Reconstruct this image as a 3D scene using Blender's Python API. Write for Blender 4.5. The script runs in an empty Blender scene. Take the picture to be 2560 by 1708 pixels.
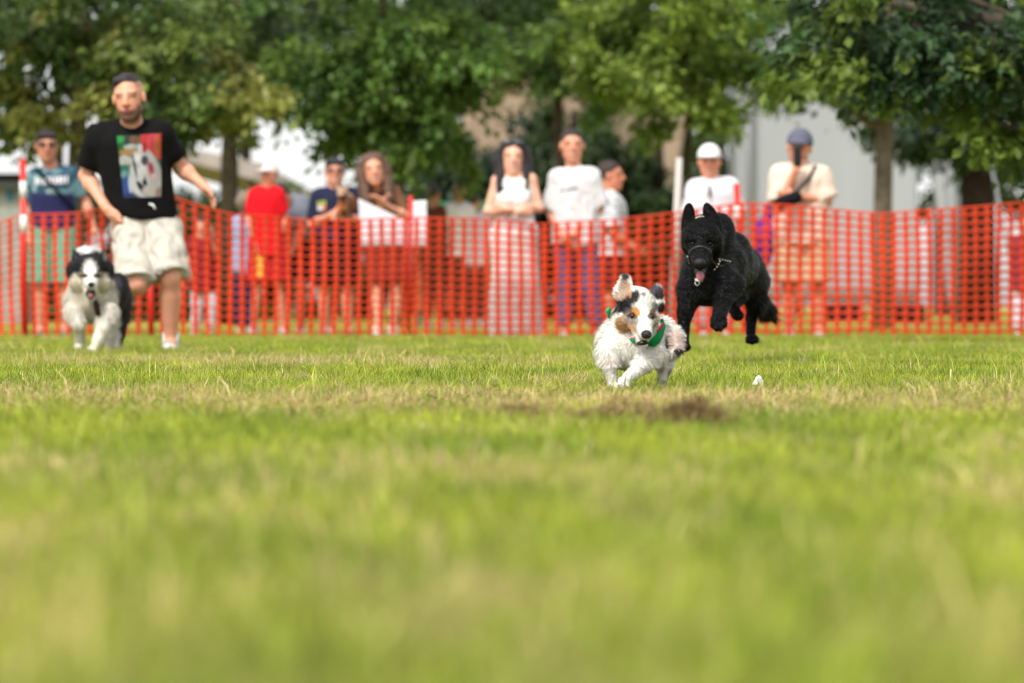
import bpy, math, random
import numpy as np
from mathutils import Matrix, Vector
from mathutils.bvhtree import BVHTree

# ------------------------------------------------------------------ camera, sky, sun, exposure
F = 10667.0            # focal length in photo pixels (150 mm on a 36 mm wide, 2560 px frame)
CAMH = 0.28            # camera height above the lawn
YH = 765.0             # photo row of the horizon
D = 1.0894             # my measuring pixels -> photo pixels
sc = bpy.context.scene
cam_data = bpy.data.cameras.new('camera'); cam = bpy.data.objects.new('camera', cam_data)
sc.collection.objects.link(cam); sc.camera = cam
cam.location = (0, 0, CAMH); cam.rotation_euler = (math.radians(90), 0, 0)
cam_data.sensor_width = 36; cam_data.lens = 150; cam_data.clip_end = 2000
cam_data.shift_y = -(854 - YH) / 2560
cam_data.dof.use_dof = True; cam_data.dof.focus_distance = F / 695.0
cam_data.dof.aperture_fstop = 150 / 37.0

SUN_EL, SUN_AZ = 52, 208      # azimuth measured clockwise from +Y (205 = behind the camera, a little left)
world = bpy.data.worlds.new('World'); sc.world = world; world.use_nodes = True
wn = world.node_tree.nodes; wl = world.node_tree.links
bg = wn['Background']; sky = wn.new('ShaderNodeTexSky'); sky.sky_type = 'NISHITA'; sky.sun_disc = False
sky.sun_elevation = math.radians(SUN_EL); sky.sun_rotation = math.radians(SUN_AZ)
sky.air_density = 1.0; sky.dust_density = 1.5; sky.ozone_density = 1.0
hs = wn.new('ShaderNodeHueSaturation'); hs.inputs['Saturation'].default_value = 0.12
wl.new(sky.outputs[0], hs.inputs['Color']); wl.new(hs.outputs[0], bg.inputs['Color'])
bg.inputs['Strength'].default_value = 0.15
sun_data = bpy.data.lights.new('sun', 'SUN'); sun = bpy.data.objects.new('sun', sun_data)
sc.collection.objects.link(sun)
sun_data.energy = 2.1; sun_data.angle = math.radians(12); sun_data.color = (1, .95, .86)
az, el = math.radians(SUN_AZ), math.radians(SUN_EL)
sdir = Vector((math.sin(az) * math.cos(el), math.cos(az) * math.cos(el), math.sin(el)))
sun.rotation_euler = sdir.to_track_quat('Z', 'Y').to_euler()
sc.view_settings.view_transform = 'Standard'; sc.view_settings.look = 'None'
sc.view_settings.exposure = 0.82; sc.view_settings.gamma = 1.0
sc.cycles.use_denoising = True; sc.cycles.use_adaptive_sampling = False; sc.cycles.filter_width = 1.1; sc.cycles.sample_clamp_indirect = 4
try: sc.cycles.denoiser = 'OPENIMAGEDENOISE'
except Exception: pass
sc.cycles.max_bounces = 6; sc.cycles.transparent_max_bounces = 4
sc.cycles.caustics_reflective = False; sc.cycles.caustics_refractive = False

# ------------------------------------------------------------------ helpers
col = sc.collection
RNG = np.random.default_rng(7)

def P(x, y, s, dy=0.0):
    """measuring pixel (x, y) on the upright plane at photo scale s (px per metre), moved dy metres away"""
    Y = F / s + dy; q = F / Y
    return np.array([(x * D - 1280) / q, Y, CAMH + (YH - y * D) / q])

def lin(h):
    h = h.lstrip('#'); v = np.array([int(h[i:i+2], 16) / 255 for i in (0, 2, 4)])
    return np.where(v <= .04045, v / 12.92, ((v + .055) / 1.055) ** 2.4)

def sstep(a, b, x):
    t = np.clip((x - a) / (b - a), 0, 1); return t * t * (3 - 2 * t)

def noise3(p, f, seed=0):
    """cheap smooth pseudo noise in -1..1"""
    r = np.random.default_rng(seed); out = np.zeros(len(p)); a = 0
    for i in range(7):
        d = r.normal(size=3); d /= np.linalg.norm(d)
        out += np.sin(p @ d * f * r.uniform(.6, 1.7) * 6.283 + r.uniform(0, 6.28)); a += 1
    return out / a * 1.6

def mesh_obj(name, V, faces, mat, parent=None, cols=None, smooth=True, normals=None):
    """V (n,3); faces: list of int arrays (m,3) or (m,4)"""
    if not isinstance(faces, (list, tuple)): faces = [faces]
    faces = [np.asarray(f, dtype=np.int32) for f in faces if len(f)]
    me = bpy.data.meshes.new(name)
    V = np.asarray(V, dtype=np.float32)
    me.vertices.add(len(V)); me.vertices.foreach_set('co', V.ravel())
    nl = sum(f.size for f in faces); npoly = sum(len(f) for f in faces)
    me.loops.add(nl); me.polygons.add(npoly)
    me.loops.foreach_set('vertex_index', np.concatenate([f.ravel() for f in faces]))
    tot = np.concatenate([np.full(len(f), f.shape[1], dtype=np.int32) for f in faces])
    st = np.concatenate([[0], np.cumsum(tot)[:-1]]).astype(np.int32)
    me.polygons.foreach_set('loop_start', st); me.polygons.foreach_set('loop_total', tot)
    me.polygons.foreach_set('use_smooth', np.full(npoly, smooth))
    me.update(calc_edges=True)
    if cols is not None:
        a = me.attributes.new('Col', 'FLOAT_COLOR', 'POINT')
        c = np.ones((len(V), 4), dtype=np.float32); c[:, :3] = np.clip(cols, 0, 1)
        a.data.foreach_set('color', c.ravel())
    if normals is not None:
        me.normals_split_custom_set_from_vertices([tuple(n) for n in normals])
    if mat: me.materials.append(mat)
    o = bpy.data.objects.new(name, me); col.objects.link(o)
    if parent: o.parent = parent; o.matrix_parent_inverse = Matrix.Translation(-Vector(parent.location))
    return o

def thing(name, label, cat, loc, group=None):
    o = bpy.data.objects.new(name, None); col.objects.link(o)
    o.empty_display_size = .1; o.location = tuple(float(v) for v in loc); o['label'] = label; o['category'] = cat
    if group: o['group'] = group
    return o

def tag(o, label, cat, group=None):
    o['label'] = label; o['category'] = cat
    if group: o['group'] = group
    return o

# ---- signed distance sculpting: primitives -> one continuous surface
def cone(a, b, ra, rb, k=.03, clip=None, sub=False):
    return dict(t='c', a=np.array(a, float), b=np.array(b, float), ra=ra, rb=rb, k=k, clip=clip, sub=sub)
def ell(c, r, rot=None, k=.03, clip=None, sub=False):
    return dict(t='e', c=np.array(c, float), r=np.array(r, float), rot=np.eye(3) if rot is None else np.array(rot), k=k, clip=clip, sub=sub)
def rotm(yaw=0, pitch=0, roll=0):
    return np.array(Matrix.Rotation(math.radians(yaw), 3, 'Z') @ Matrix.Rotation(math.radians(pitch), 3, 'X') @ Matrix.Rotation(math.radians(roll), 3, 'Y'))

def sculpt(prims, vox, wrinkle=0, wf=9, seed=1):
    lo = np.full(3, 1e9); hi = -lo; bb = []
    for p in prims:
        if p['t'] == 'c':
            m = max(p['ra'], p['rb']); a = np.minimum(p['a'], p['b']) - m; b = np.maximum(p['a'], p['b']) + m
        else:
            ext = np.sqrt(((p['rot'] * p['r'][None, :]) ** 2).sum(1)); a = p['c'] - ext; b = p['c'] + ext
        mg = p['k'] + 3 * vox; a = a - mg; b = b + mg; bb.append((a, b))
        if not p['sub']: lo = np.minimum(lo, a); hi = np.maximum(hi, b)
    n = np.ceil((hi - lo) / vox).astype(int) + 2
    d = np.full(n, .2, dtype=np.float32)
    ax = [lo[i] + np.arange(n[i]) * vox for i in range(3)]
    for p, (a, b) in zip(prims, bb):
        i0 = np.maximum(np.floor((a - lo) / vox).astype(int), 0); i1 = np.minimum(np.ceil((b - lo) / vox).astype(int) + 1, n)
        if (i1 <= i0).any(): continue
        X = ax[0][i0[0]:i1[0]][:, None, None]; Y = ax[1][i0[1]:i1[1]][None, :, None]; Z = ax[2][i0[2]:i1[2]][None, None, :]
        if p['t'] == 'c':
            ab = p['b'] - p['a']; L2 = max(ab @ ab, 1e-9)
            px, py, pz = X - p['a'][0], Y - p['a'][1], Z - p['a'][2]
            t = np.clip((px * ab[0] + py * ab[1] + pz * ab[2]) / L2, 0, 1)
            dd = np.sqrt((px - t * ab[0]) ** 2 + (py - t * ab[1]) ** 2 + (pz - t * ab[2]) ** 2) - (p['ra'] + (p['rb'] - p['ra']) * t)
        else:
            R = p['rot']; px, py, pz = X - p['c'][0], Y - p['c'][1], Z - p['c'][2]
            q = [(px * R[0, i] + py * R[1, i] + pz * R[2, i]) / p['r'][i] for i in range(3)]
            k0 = np.sqrt(q[0] ** 2 + q[1] ** 2 + q[2] ** 2)
            k1 = np.sqrt((q[0] / p['r'][0]) ** 2 + (q[1] / p['r'][1]) ** 2 + (q[2] / p['r'][2]) ** 2) + 1e-6
            dd = k0 * (k0 - 1) / k1
            dd = np.where(k0 < 1e-3, -min(p['r']), dd)
        if p['clip']:
            for (c, nn) in p['clip']:
                nn = np.array(nn, float); nn = nn / np.linalg.norm(nn)
                dd = np.maximum(dd, (X - c[0]) * nn[0] + (Y - c[1]) * nn[1] + (Z - c[2]) * nn[2])
        sl = tuple(slice(i0[i], i1[i]) for i in range(3)); cur = d[sl]; k = p['k']
        if p['sub']:
            e = -dd; h = np.maximum(k - np.abs(cur - e), 0) / k; d[sl] = np.maximum(cur, e) + h * h * k * .25
        else:
            h = np.maximum(k - np.abs(cur - dd), 0) / k; d[sl] = np.minimum(cur, dd) - h * h * k * .25
    V, Q = nets(d, lo, vox)
    if wrinkle:
        N = vnormals(V, Q)
        q = V.copy(); q[:, 2] *= .55
        q = q + .04 * np.stack([noise3(V, 4, seed + 5), noise3(V, 4, seed + 6), noise3(V, 4, seed + 7)], 1)
        w = noise3(q, wf, seed) + .5 * noise3(q, wf * 2.1, seed + 1)
        V = V + N * (wrinkle * w)[:, None]
    return V, Q

def nets(d, lo, vox):
    s = d < 0
    n = np.array(d.shape) - 1
    cnt = np.zeros(n, dtype=np.int8)
    for i in (0, 1):
        for j in (0, 1):
            for k in (0, 1): cnt += s[i:n[0]+i, j:n[1]+j, k:n[2]+k]
    I, J, K = np.nonzero((cnt > 0) & (cnt < 8))
    acc = np.zeros((len(I), 3)); c = np.zeros(len(I))
    cs = [(i, j, k) for i in (0, 1) for j in (0, 1) for k in (0, 1)]
    val = {q: d[I + q[0], J + q[1], K + q[2]] for q in cs}
    for q in cs:
        for axis in range(3):
            if q[axis]: continue
            w = list(q); w[axis] = 1; w = tuple(w)
            a, b = val[q], val[w]; m = (a < 0) != (b < 0)
            t = np.where(m, a / np.where(a - b == 0, 1, a - b), 0)
            pt = np.tile(np.array(q, float), (len(I), 1)); pt[:, axis] = t
            acc += pt * m[:, None]; c += m
    V = lo + (np.stack([I, J, K], 1) + acc / c[:, None]) * vox
    vid = np.full(n, -1, dtype=np.int32); vid[I, J, K] = np.arange(len(I))
    Q = []
    for axis in range(3):
        u, v = (axis + 1) % 3, (axis + 2) % 3
        a = [slice(None)] * 3; b = [slice(None)] * 3
        a[axis] = slice(0, -1); b[axis] = slice(1, None)
        m = s[tuple(a)] != s[tuple(b)]
        e = np.stack(np.nonzero(m), 1); fl = s[tuple(a)][m]
        ok = (e[:, u] > 0) & (e[:, v] > 0) & (e[:, u] < n[u]) & (e[:, v] < n[v]); e = e[ok]; fl = fl[ok]
        ids = []
        for du, dv in ((1, 1), (0, 1), (0, 0), (1, 0)):
            g = e.copy(); g[:, u] -= du; g[:, v] -= dv; ids.append(vid[g[:, 0], g[:, 1], g[:, 2]])
        f = np.stack(ids, 1); f[~fl] = f[~fl][:, ::-1]
        Q.append(f)
    Q = np.concatenate(Q); Q = Q[(Q >= 0).all(1)]
    return V, Q

def vnormals(V, Q):
    fn = np.cross(V[Q[:, 2]] - V[Q[:, 0]], V[Q[:, 3 if Q.shape[1] == 4 else 1]] - V[Q[:, 1 if Q.shape[1] == 4 else 0]])
    if Q.shape[1] == 3: fn = np.cross(V[Q[:, 1]] - V[Q[:, 0]], V[Q[:, 2]] - V[Q[:, 0]])
    N = np.zeros_like(V)
    for i in range(Q.shape[1]): np.add.at(N, Q[:, i], fn)
    return N / (np.linalg.norm(N, axis=1, keepdims=True) + 1e-12)

def tube(pts, rad, n=8):
    """tapered tube through points; returns V, quads, with closed ends"""
    pts = np.array(pts, float); rad = np.array(rad, float); m = len(pts); V = []
    for i in range(m):
        t = pts[min(i + 1, m - 1)] - pts[max(i - 1, 0)]; t /= np.linalg.norm(t) + 1e-9
        u = np.cross(t, [0, 0, 1.0] if abs(t[2]) < .9 else [1.0, 0, 0]); u /= np.linalg.norm(u); w = np.cross(t, u)
        a = np.arange(n) / n * 2 * math.pi
        V.append(pts[i] + rad[i] * (np.cos(a)[:, None] * u + np.sin(a)[:, None] * w))
    V = np.concatenate(V); Q = []
    for i in range(m - 1):
        for j in range(n): Q.append((i*n+j, i*n+(j+1) % n, (i+1)*n+(j+1) % n, (i+1)*n+j))
    b = len(V); V = np.concatenate([V, pts[:1], pts[-1:]])
    for j in range(n):
        Q.append((b, (j+1) % n, j, b)); Q.append((b+1, (m-1)*n+j, (m-1)*n+(j+1) % n, b+1))
    Q = np.array(Q)
    return V, [Q[:-2*n], Q[-2*n:][:, :3]]

def join(parts):
    V = []; T = {3: [], 4: []}; o = 0
    for v, fs in parts:
        V.append(v)
        for f in (fs if isinstance(fs, (list, tuple)) else [fs]):
            f = np.asarray(f); T[f.shape[1]].append(f + o)
        o += len(v)
    return np.concatenate(V), [np.concatenate(t) for t in T.values() if t]

def box(c, h, rot=None):
    c = np.array(c, float); h = np.array(h, float)
    V = np.array([[x, y, z] for x in (-1, 1) for y in (-1, 1) for z in (-1, 1)]) * h
    if rot is not None: V = V @ np.array(rot).T
    Q = np.array([[0, 1, 3, 2], [4, 6, 7, 5], [0, 4, 5, 1], [2, 3, 7, 6], [0, 2, 6, 4], [1, 5, 7, 3]])
    return V + c, Q

# ------------------------------------------------------------------ materials
MATS = {}
def mat(name, color=(.5, .5, .5), rough=.6, attr=False, spec=.5, trans=0, bump=0, bscale=80, metal=0, vary=0, vscale=6, sheen=0):
    if name in MATS: return MATS[name]
    m = bpy.data.materials.new(name); m.use_nodes = True; nt = m.node_tree; N = nt.nodes; L = nt.links
    b = N['Principled BSDF']; out = N['Material Output']
    b.inputs['Roughness'].default_value = rough; b.inputs['Specular IOR Level'].default_value = spec
    b.inputs['Metallic'].default_value = metal
    if sheen: b.inputs['Sheen Weight'].default_value = sheen
    if attr:
        a = N.new('ShaderNodeAttribute'); a.attribute_name = 'Col'; src = a.outputs['Color']
    else:
        r = N.new('ShaderNodeRGB'); r.outputs[0].default_value = (*[float(c) for c in color], 1); src = r.outputs[0]
    tc = N.new('ShaderNodeTexCoord')
    if vary:
        nz = N.new('ShaderNodeTexNoise'); nz.inputs['Scale'].default_value = vscale; nz.inputs['Detail'].default_value = 5
        L.new(tc.outputs['Object'], nz.inputs['Vector'])
        mr = N.new('ShaderNodeMapRange'); mr.inputs['From Min'].default_value = .3; mr.inputs['From Max'].default_value = .7
        mr.inputs['To Min'].default_value = 1 - vary; mr.inputs['To Max'].default_value = 1 + vary
        L.new(nz.outputs['Fac'], mr.inputs['Value'])
        mx = N.new('ShaderNodeVectorMath'); mx.operation = 'SCALE'
        L.new(src, mx.inputs[0]); L.new(mr.outputs[0], mx.inputs['Scale']); src = mx.outputs[0]
    L.new(src, b.inputs['Base Color'])
    if bump:
        nb = N.new('ShaderNodeTexNoise'); nb.inputs['Scale'].default_value = bscale; nb.inputs['Detail'].default_value = 4
        L.new(tc.outputs['Object'], nb.inputs['Vector'])
        bp = N.new('ShaderNodeBump'); bp.inputs['Strength'].default_value = bump; bp.inputs['Distance'].default_value = .01
        L.new(nb.outputs['Fac'], bp.inputs['Height']); L.new(bp.outputs[0], b.inputs['Normal'])
    if trans:
        t = N.new('ShaderNodeBsdfTranslucent'); L.new(src, t.inputs['Color'])
        ms = N.new('ShaderNodeMixShader'); ms.inputs[0].default_value = trans
        L.new(b.outputs[0], ms.inputs[1]); L.new(t.outputs[0], ms.inputs[2]); L.new(ms.outputs[0], out.inputs['Surface'])
    MATS[name] = m
    return m

M_SKIN = mat('skin', attr=True, rough=.5, spec=.4, bump=.05, bscale=200)
M_CLOTH = mat('cloth', attr=True, rough=.85, spec=.15, bump=.25, bscale=300)
M_HAIR = mat('hair', attr=True, rough=.5, spec=.4, bump=.6, bscale=160)
M_FUR = mat('fur', attr=True, rough=.55, spec=.3, trans=.15)
M_COAT = mat('coat', attr=True, rough=.7, spec=.2)
M_BLACKFUR = mat('black_fur', attr=True, rough=.45, spec=.22)
M_LEAF = mat('leaf', attr=True, rough=.45, spec=.4, trans=.4)
M_BARK = mat('bark', attr=True, rough=.9, spec=.1, bump=.8, bscale=25, vary=.35, vscale=8)
M_SHOE = mat('shoe', attr=True, rough=.6)
M_WET = mat('wet', attr=True, rough=.35, spec=.45)
M_NOSE = mat('nose_leather', attr=True, rough=.42, spec=.4, bump=.3, bscale=900)
M_METAL = mat('metal', (.42, .37, .27), rough=.4, metal=1)
M_PRINT = mat('print', attr=True, rough=.8, spec=.15)

# ------------------------------------------------------------------ ground and grass
def ground_mat(name, blade):
    m = bpy.data.materials.new(name); m.use_nodes = True; nt = m.node_tree; N = nt.nodes; L = nt.links
    b = N['Principled BSDF']; out = N['Material Output']; b.inputs['Roughness'].default_value = .55 if blade else .95
    b.inputs['Specular IOR Level'].default_value = .35 if blade else .1
    g = N.new('ShaderNodeNewGeometry')
    def noise(scale, det=4):
        mp = N.new('ShaderNodeMapping'); mp.inputs['Scale'].default_value = (1, .28, 0)
        L.new(g.outputs['Position'], mp.inputs['Vector'])
        n = N.new('ShaderNodeTexNoise'); n.inputs['Scale'].default_value = scale; n.inputs['Detail'].default_value = det
        L.new(mp.outputs[0], n.inputs['Vector']); return n.outputs['Fac']
    def ramp(v, a, bb):
        r = N.new('ShaderNodeMapRange'); r.inputs['From Min'].default_value = a; r.inputs['From Max'].default_value = bb
        L.new(v, r.inputs['Value']); return r.outputs[0]
    def mix(f, a, c):
        x = N.new('ShaderNodeMix'); x.data_type = 'RGBA'
        if hasattr(f, 'links') or not isinstance(f, float): L.new(f, x.inputs[0])
        else: x.inputs[0].default_value = f
        for s_, v in ((6, a), (7, c)):
            if isinstance(v, tuple): x.inputs[s_].default_value = (*v, 1)
            else: L.new(v, x.inputs[s_])
        return x.outputs[2]
    def math_(op, a, c):
        x = N.new('ShaderNodeMath'); x.operation = op
        for i, v in enumerate((a, c)):
            if isinstance(v, (int, float)): x.inputs[i].default_value = v
            else: L.new(v, x.inputs[i])
        return x.outputs[0]
    GREEN, LIME, STRAW, BROWN = (.20, .28, .024), (.41, .46, .046), (.60, .47, .22), (.30, .19, .09)
    base = mix(ramp(noise(2.6, 6), .36, .64), GREEN, LIME)
    dry = ramp(noise(1.9, 7), .50, .76)
    # worn, dried-out strips and spots in the lawn
    spots = [(.35, 11.6, 2.4, 1.9, .95), (-1.2, 12.4, 1.6, 1.5, .8), (1.6, 12.2, 1.2, 1.2, .6), (-1.2, 19.8, 2.6, 2.4, .85), (1.3, 10.8, .5, .5, .6), (-.45, 5.0, .5, .9, .55), (.05, 3.9, .35, .8, .5), (1.2, 26.5, 1.5, 1.2, .3), (.4, 4.6, .3, .5, .35), (-.3, 3.6, .8, 1.2, .4), (.35, 3.4, .5, .8, .35), (-.1, 6.5, 1.0, 1.2, .5), (.9, 6.0, .6, 1.0, .45), (-.2, 34.5, 9, 1.5, .45)]
    acc = dry
    for (x, y, rx, ry, w) in spots:
        vm = N.new('ShaderNodeVectorMath'); vm.operation = 'SUBTRACT'; L.new(g.outputs['Position'], vm.inputs[0]); vm.inputs[1].default_value = (x, y, 0)
        v2 = N.new('ShaderNodeVectorMath'); v2.operation = 'MULTIPLY'; L.new(vm.outputs[0], v2.inputs[0]); v2.inputs[1].default_value = (1 / rx, 1 / ry, 0)
        v3 = N.new('ShaderNodeVectorMath'); v3.operation = 'LENGTH'; L.new(v2.outputs[0], v3.inputs[0])
        acc = math_('MAXIMUM', acc, math_('MULTIPLY', math_('MULTIPLY', ramp(v3.outputs['Value'], 1.1, .3), ramp(noise(3.5), .3, .6)), w))
    if blade:
        a = N.new('ShaderNodeAttribute'); a.attribute_name = 'Col'
        sep = N.new('ShaderNodeSeparateColor'); L.new(a.outputs['Color'], sep.inputs[0])
        # red channel: per-blade threshold, green: brightness, blue: height on the blade
        isdry = ramp(math_('SUBTRACT', acc, sep.outputs[0]), -.1, .1)
        c = mix(isdry, base, STRAW)
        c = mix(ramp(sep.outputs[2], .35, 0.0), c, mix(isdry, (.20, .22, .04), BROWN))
        sm = N.new('ShaderNodeVectorMath'); sm.operation = 'SCALE'; L.new(c, sm.inputs[0]); L.new(sep.outputs[1], sm.inputs['Scale'])
        c = sm.outputs[0]
        t = N.new('ShaderNodeBsdfTranslucent'); L.new(c, t.inputs['Color'])
        ms = N.new('ShaderNodeMixShader'); ms.inputs[0].default_value = .4
        L.new(b.outputs[0], ms.inputs[1]); L.new(t.outputs[0], ms.inputs[2]); L.new(ms.outputs[0], out.inputs['Surface'])
    else:
        c = mix(acc, mix(.4, base, (.2, .15, .06)), BROWN)
    L.new(c, b.inputs['Base Color'])
    return m

def build_ground():
    # one sheet to the horizon
    xs = np.concatenate([[-400, -120, -40], np.linspace(-14, 14, 57), [40, 120, 400]]); ys = np.concatenate([[-20, 0], np.linspace(2, 46, 90), [60, 90, 150, 300, 900]])
    X, Y = np.meshgrid(xs, ys, indexing='ij'); Z = np.zeros_like(X)
    V = np.stack([X.ravel(), Y.ravel(), Z.ravel()], 1)
    V[:, 2] = .006 * noise3(V * [1, 1, 0], .35, 3) - .008
    ny = len(ys); i, j = np.meshgrid(np.arange(len(xs) - 1), np.arange(ny - 1), indexing='ij'); q = (i * ny + j).ravel()
    o = mesh_obj('ground', V, np.stack([q, q + ny, q + ny + 1, q + 1], 1), ground_mat('lawn_soil', False)); o['kind'] = 'structure'

def blade_patch(name, n, size, hmean, hvar, w, seed, long_frac=.04):
    r = np.random.default_rng(seed)
    p = r.uniform(-size / 2, size / 2, (n, 2)); h = np.clip(r.normal(hmean, hvar, n), .008, None)
    lg = r.random(n) < long_frac; h[lg] *= r.uniform(1.4, 2.2, lg.sum())
    a = r.uniform(0, 6.283, n); lean = r.gamma(2.0, .28, n) * h; face = r.uniform(0, 6.283, n)
    flat = r.random(n) < .3; lean[flat] = h[flat] * r.uniform(1.2, 2.2, flat.sum()); h[flat] *= .55
    ww = w * r.uniform(.6, 1.4, n)
    b = np.stack([p[:, 0], p[:, 1], np.full(n, -.012)], 1); dirv = np.stack([np.cos(a), np.sin(a), 0 * a], 1)
    side = np.stack([np.cos(face), np.sin(face), 0 * a], 1) * ww[:, None] * .5
    mid = b + dirv * (lean * .35)[:, None] + np.array([0, 0, 1]) * (h * .62 + .012)[:, None]
    tip = b + dirv * lean[:, None] + np.array([0, 0, 1]) * (h + .012)[:, None]
    V = np.stack([b - side, b + side, mid - side * .8, mid + side * .8, tip], 1).reshape(-1, 3)
    i = np.arange(n) * 5
    Q = np.stack([i, i + 1, i + 3, i + 2], 1); T = np.stack([i + 2, i + 3, i + 4], 1)
    c = np.zeros((n, 5, 3)); c[:, :, 0] = r.uniform(.02, .98, n)[:, None]; c[:, :, 1] = np.clip(r.normal(1, .34, n), .4, 1.9)[:, None]
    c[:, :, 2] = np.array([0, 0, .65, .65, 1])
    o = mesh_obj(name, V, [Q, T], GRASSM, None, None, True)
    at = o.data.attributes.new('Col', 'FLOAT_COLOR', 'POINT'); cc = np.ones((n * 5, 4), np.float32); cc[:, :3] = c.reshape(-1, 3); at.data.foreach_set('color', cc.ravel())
    col.objects.unlink(o)
    return o

def build_grass():
    global GRASSM
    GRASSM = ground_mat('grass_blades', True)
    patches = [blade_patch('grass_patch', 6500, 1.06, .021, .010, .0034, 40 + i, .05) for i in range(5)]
    pts = []; var = []; rz = []
    r = np.random.default_rng(5)
    for y in np.arange(1.5, 47, .5):
        hw = y * .12 + 1.8
        for x in np.arange(-math.ceil(hw), math.ceil(hw) + .1, .5):
            if (round(x * 2) + round(y * 2)) % 2 and y > 26: continue
            pts.append((x + r.uniform(-.1, .1), y + r.uniform(-.1, .1), 0)); var.append(r.integers(0, 5)); rz.append(r.uniform(0, 6.28))
    me = bpy.data.meshes.new('grass'); me.vertices.add(len(pts)); me.vertices.foreach_set('co', np.array(pts, np.float32).ravel())
    a = me.attributes.new('variant', 'INT', 'POINT'); a.data.foreach_set('value', np.array(var, np.int32))
    a = me.attributes.new('turn', 'FLOAT', 'POINT'); a.data.foreach_set('value', np.array(rz, np.float32))
    a = me.attributes.new('tall', 'FLOAT', 'POINT'); a.data.foreach_set('value', r.uniform(.75, 1.25, len(pts)).astype(np.float32))
    o = bpy.data.objects.new('grass', me); col.objects.link(o); o['kind'] = 'stuff'; tag(o, 'short green and straw coloured lawn grass blades', 'grass')
    ng = bpy.data.node_groups.new('grass_scatter', 'GeometryNodeTree')
    ng.interface.new_socket('Geometry', in_out='INPUT', socket_type='NodeSocketGeometry'); ng.interface.new_socket('Geometry', in_out='OUTPUT', socket_type='NodeSocketGeometry')
    N = ng.nodes; L = ng.links; gi = N.new('NodeGroupInput'); go = N.new('NodeGroupOutput'); jn = N.new('GeometryNodeJoinGeometry')
    va = N.new('GeometryNodeInputNamedAttribute'); va.data_type = 'INT'; va.inputs['Name'].default_value = 'variant'
    ta = N.new('GeometryNodeInputNamedAttribute'); ta.data_type = 'FLOAT'; ta.inputs['Name'].default_value = 'turn'
    tl = N.new('GeometryNodeInputNamedAttribute'); tl.data_type = 'FLOAT'; tl.inputs['Name'].default_value = 'tall'
    cx = N.new('ShaderNodeCombineXYZ'); L.new(ta.outputs['Attribute'], cx.inputs['Z'])
    sx = N.new('ShaderNodeCombineXYZ'); sx.inputs['X'].default_value = 1; sx.inputs['Y'].default_value = 1; L.new(tl.outputs['Attribute'], sx.inputs['Z'])
    for i, p in enumerate(patches):
        cp = N.new('FunctionNodeCompare'); cp.data_type = 'INT'; cp.operation = 'EQUAL'
        L.new(va.outputs['Attribute'], cp.inputs[2]); cp.inputs[3].default_value = i
        oi = N.new('GeometryNodeObjectInfo'); oi.inputs['Object'].default_value = p; oi.inputs['As Instance'].default_value = True
        ip = N.new('GeometryNodeInstanceOnPoints'); L.new(gi.outputs[0], ip.inputs['Points']); L.new(oi.outputs['Geometry'], ip.inputs['Instance'])
        L.new(cp.outputs[0], ip.inputs['Selection']); L.new(cx.outputs[0], ip.inputs['Rotation']); L.new(sx.outputs[0], ip.inputs['Scale'])
        L.new(ip.outputs[0], jn.inputs[0])
    L.new(jn.outputs[0], go.inputs[0])
    md = o.modifiers.new('scatter', 'NODES'); md.node_group = ng

build_ground(); build_grass()

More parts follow.
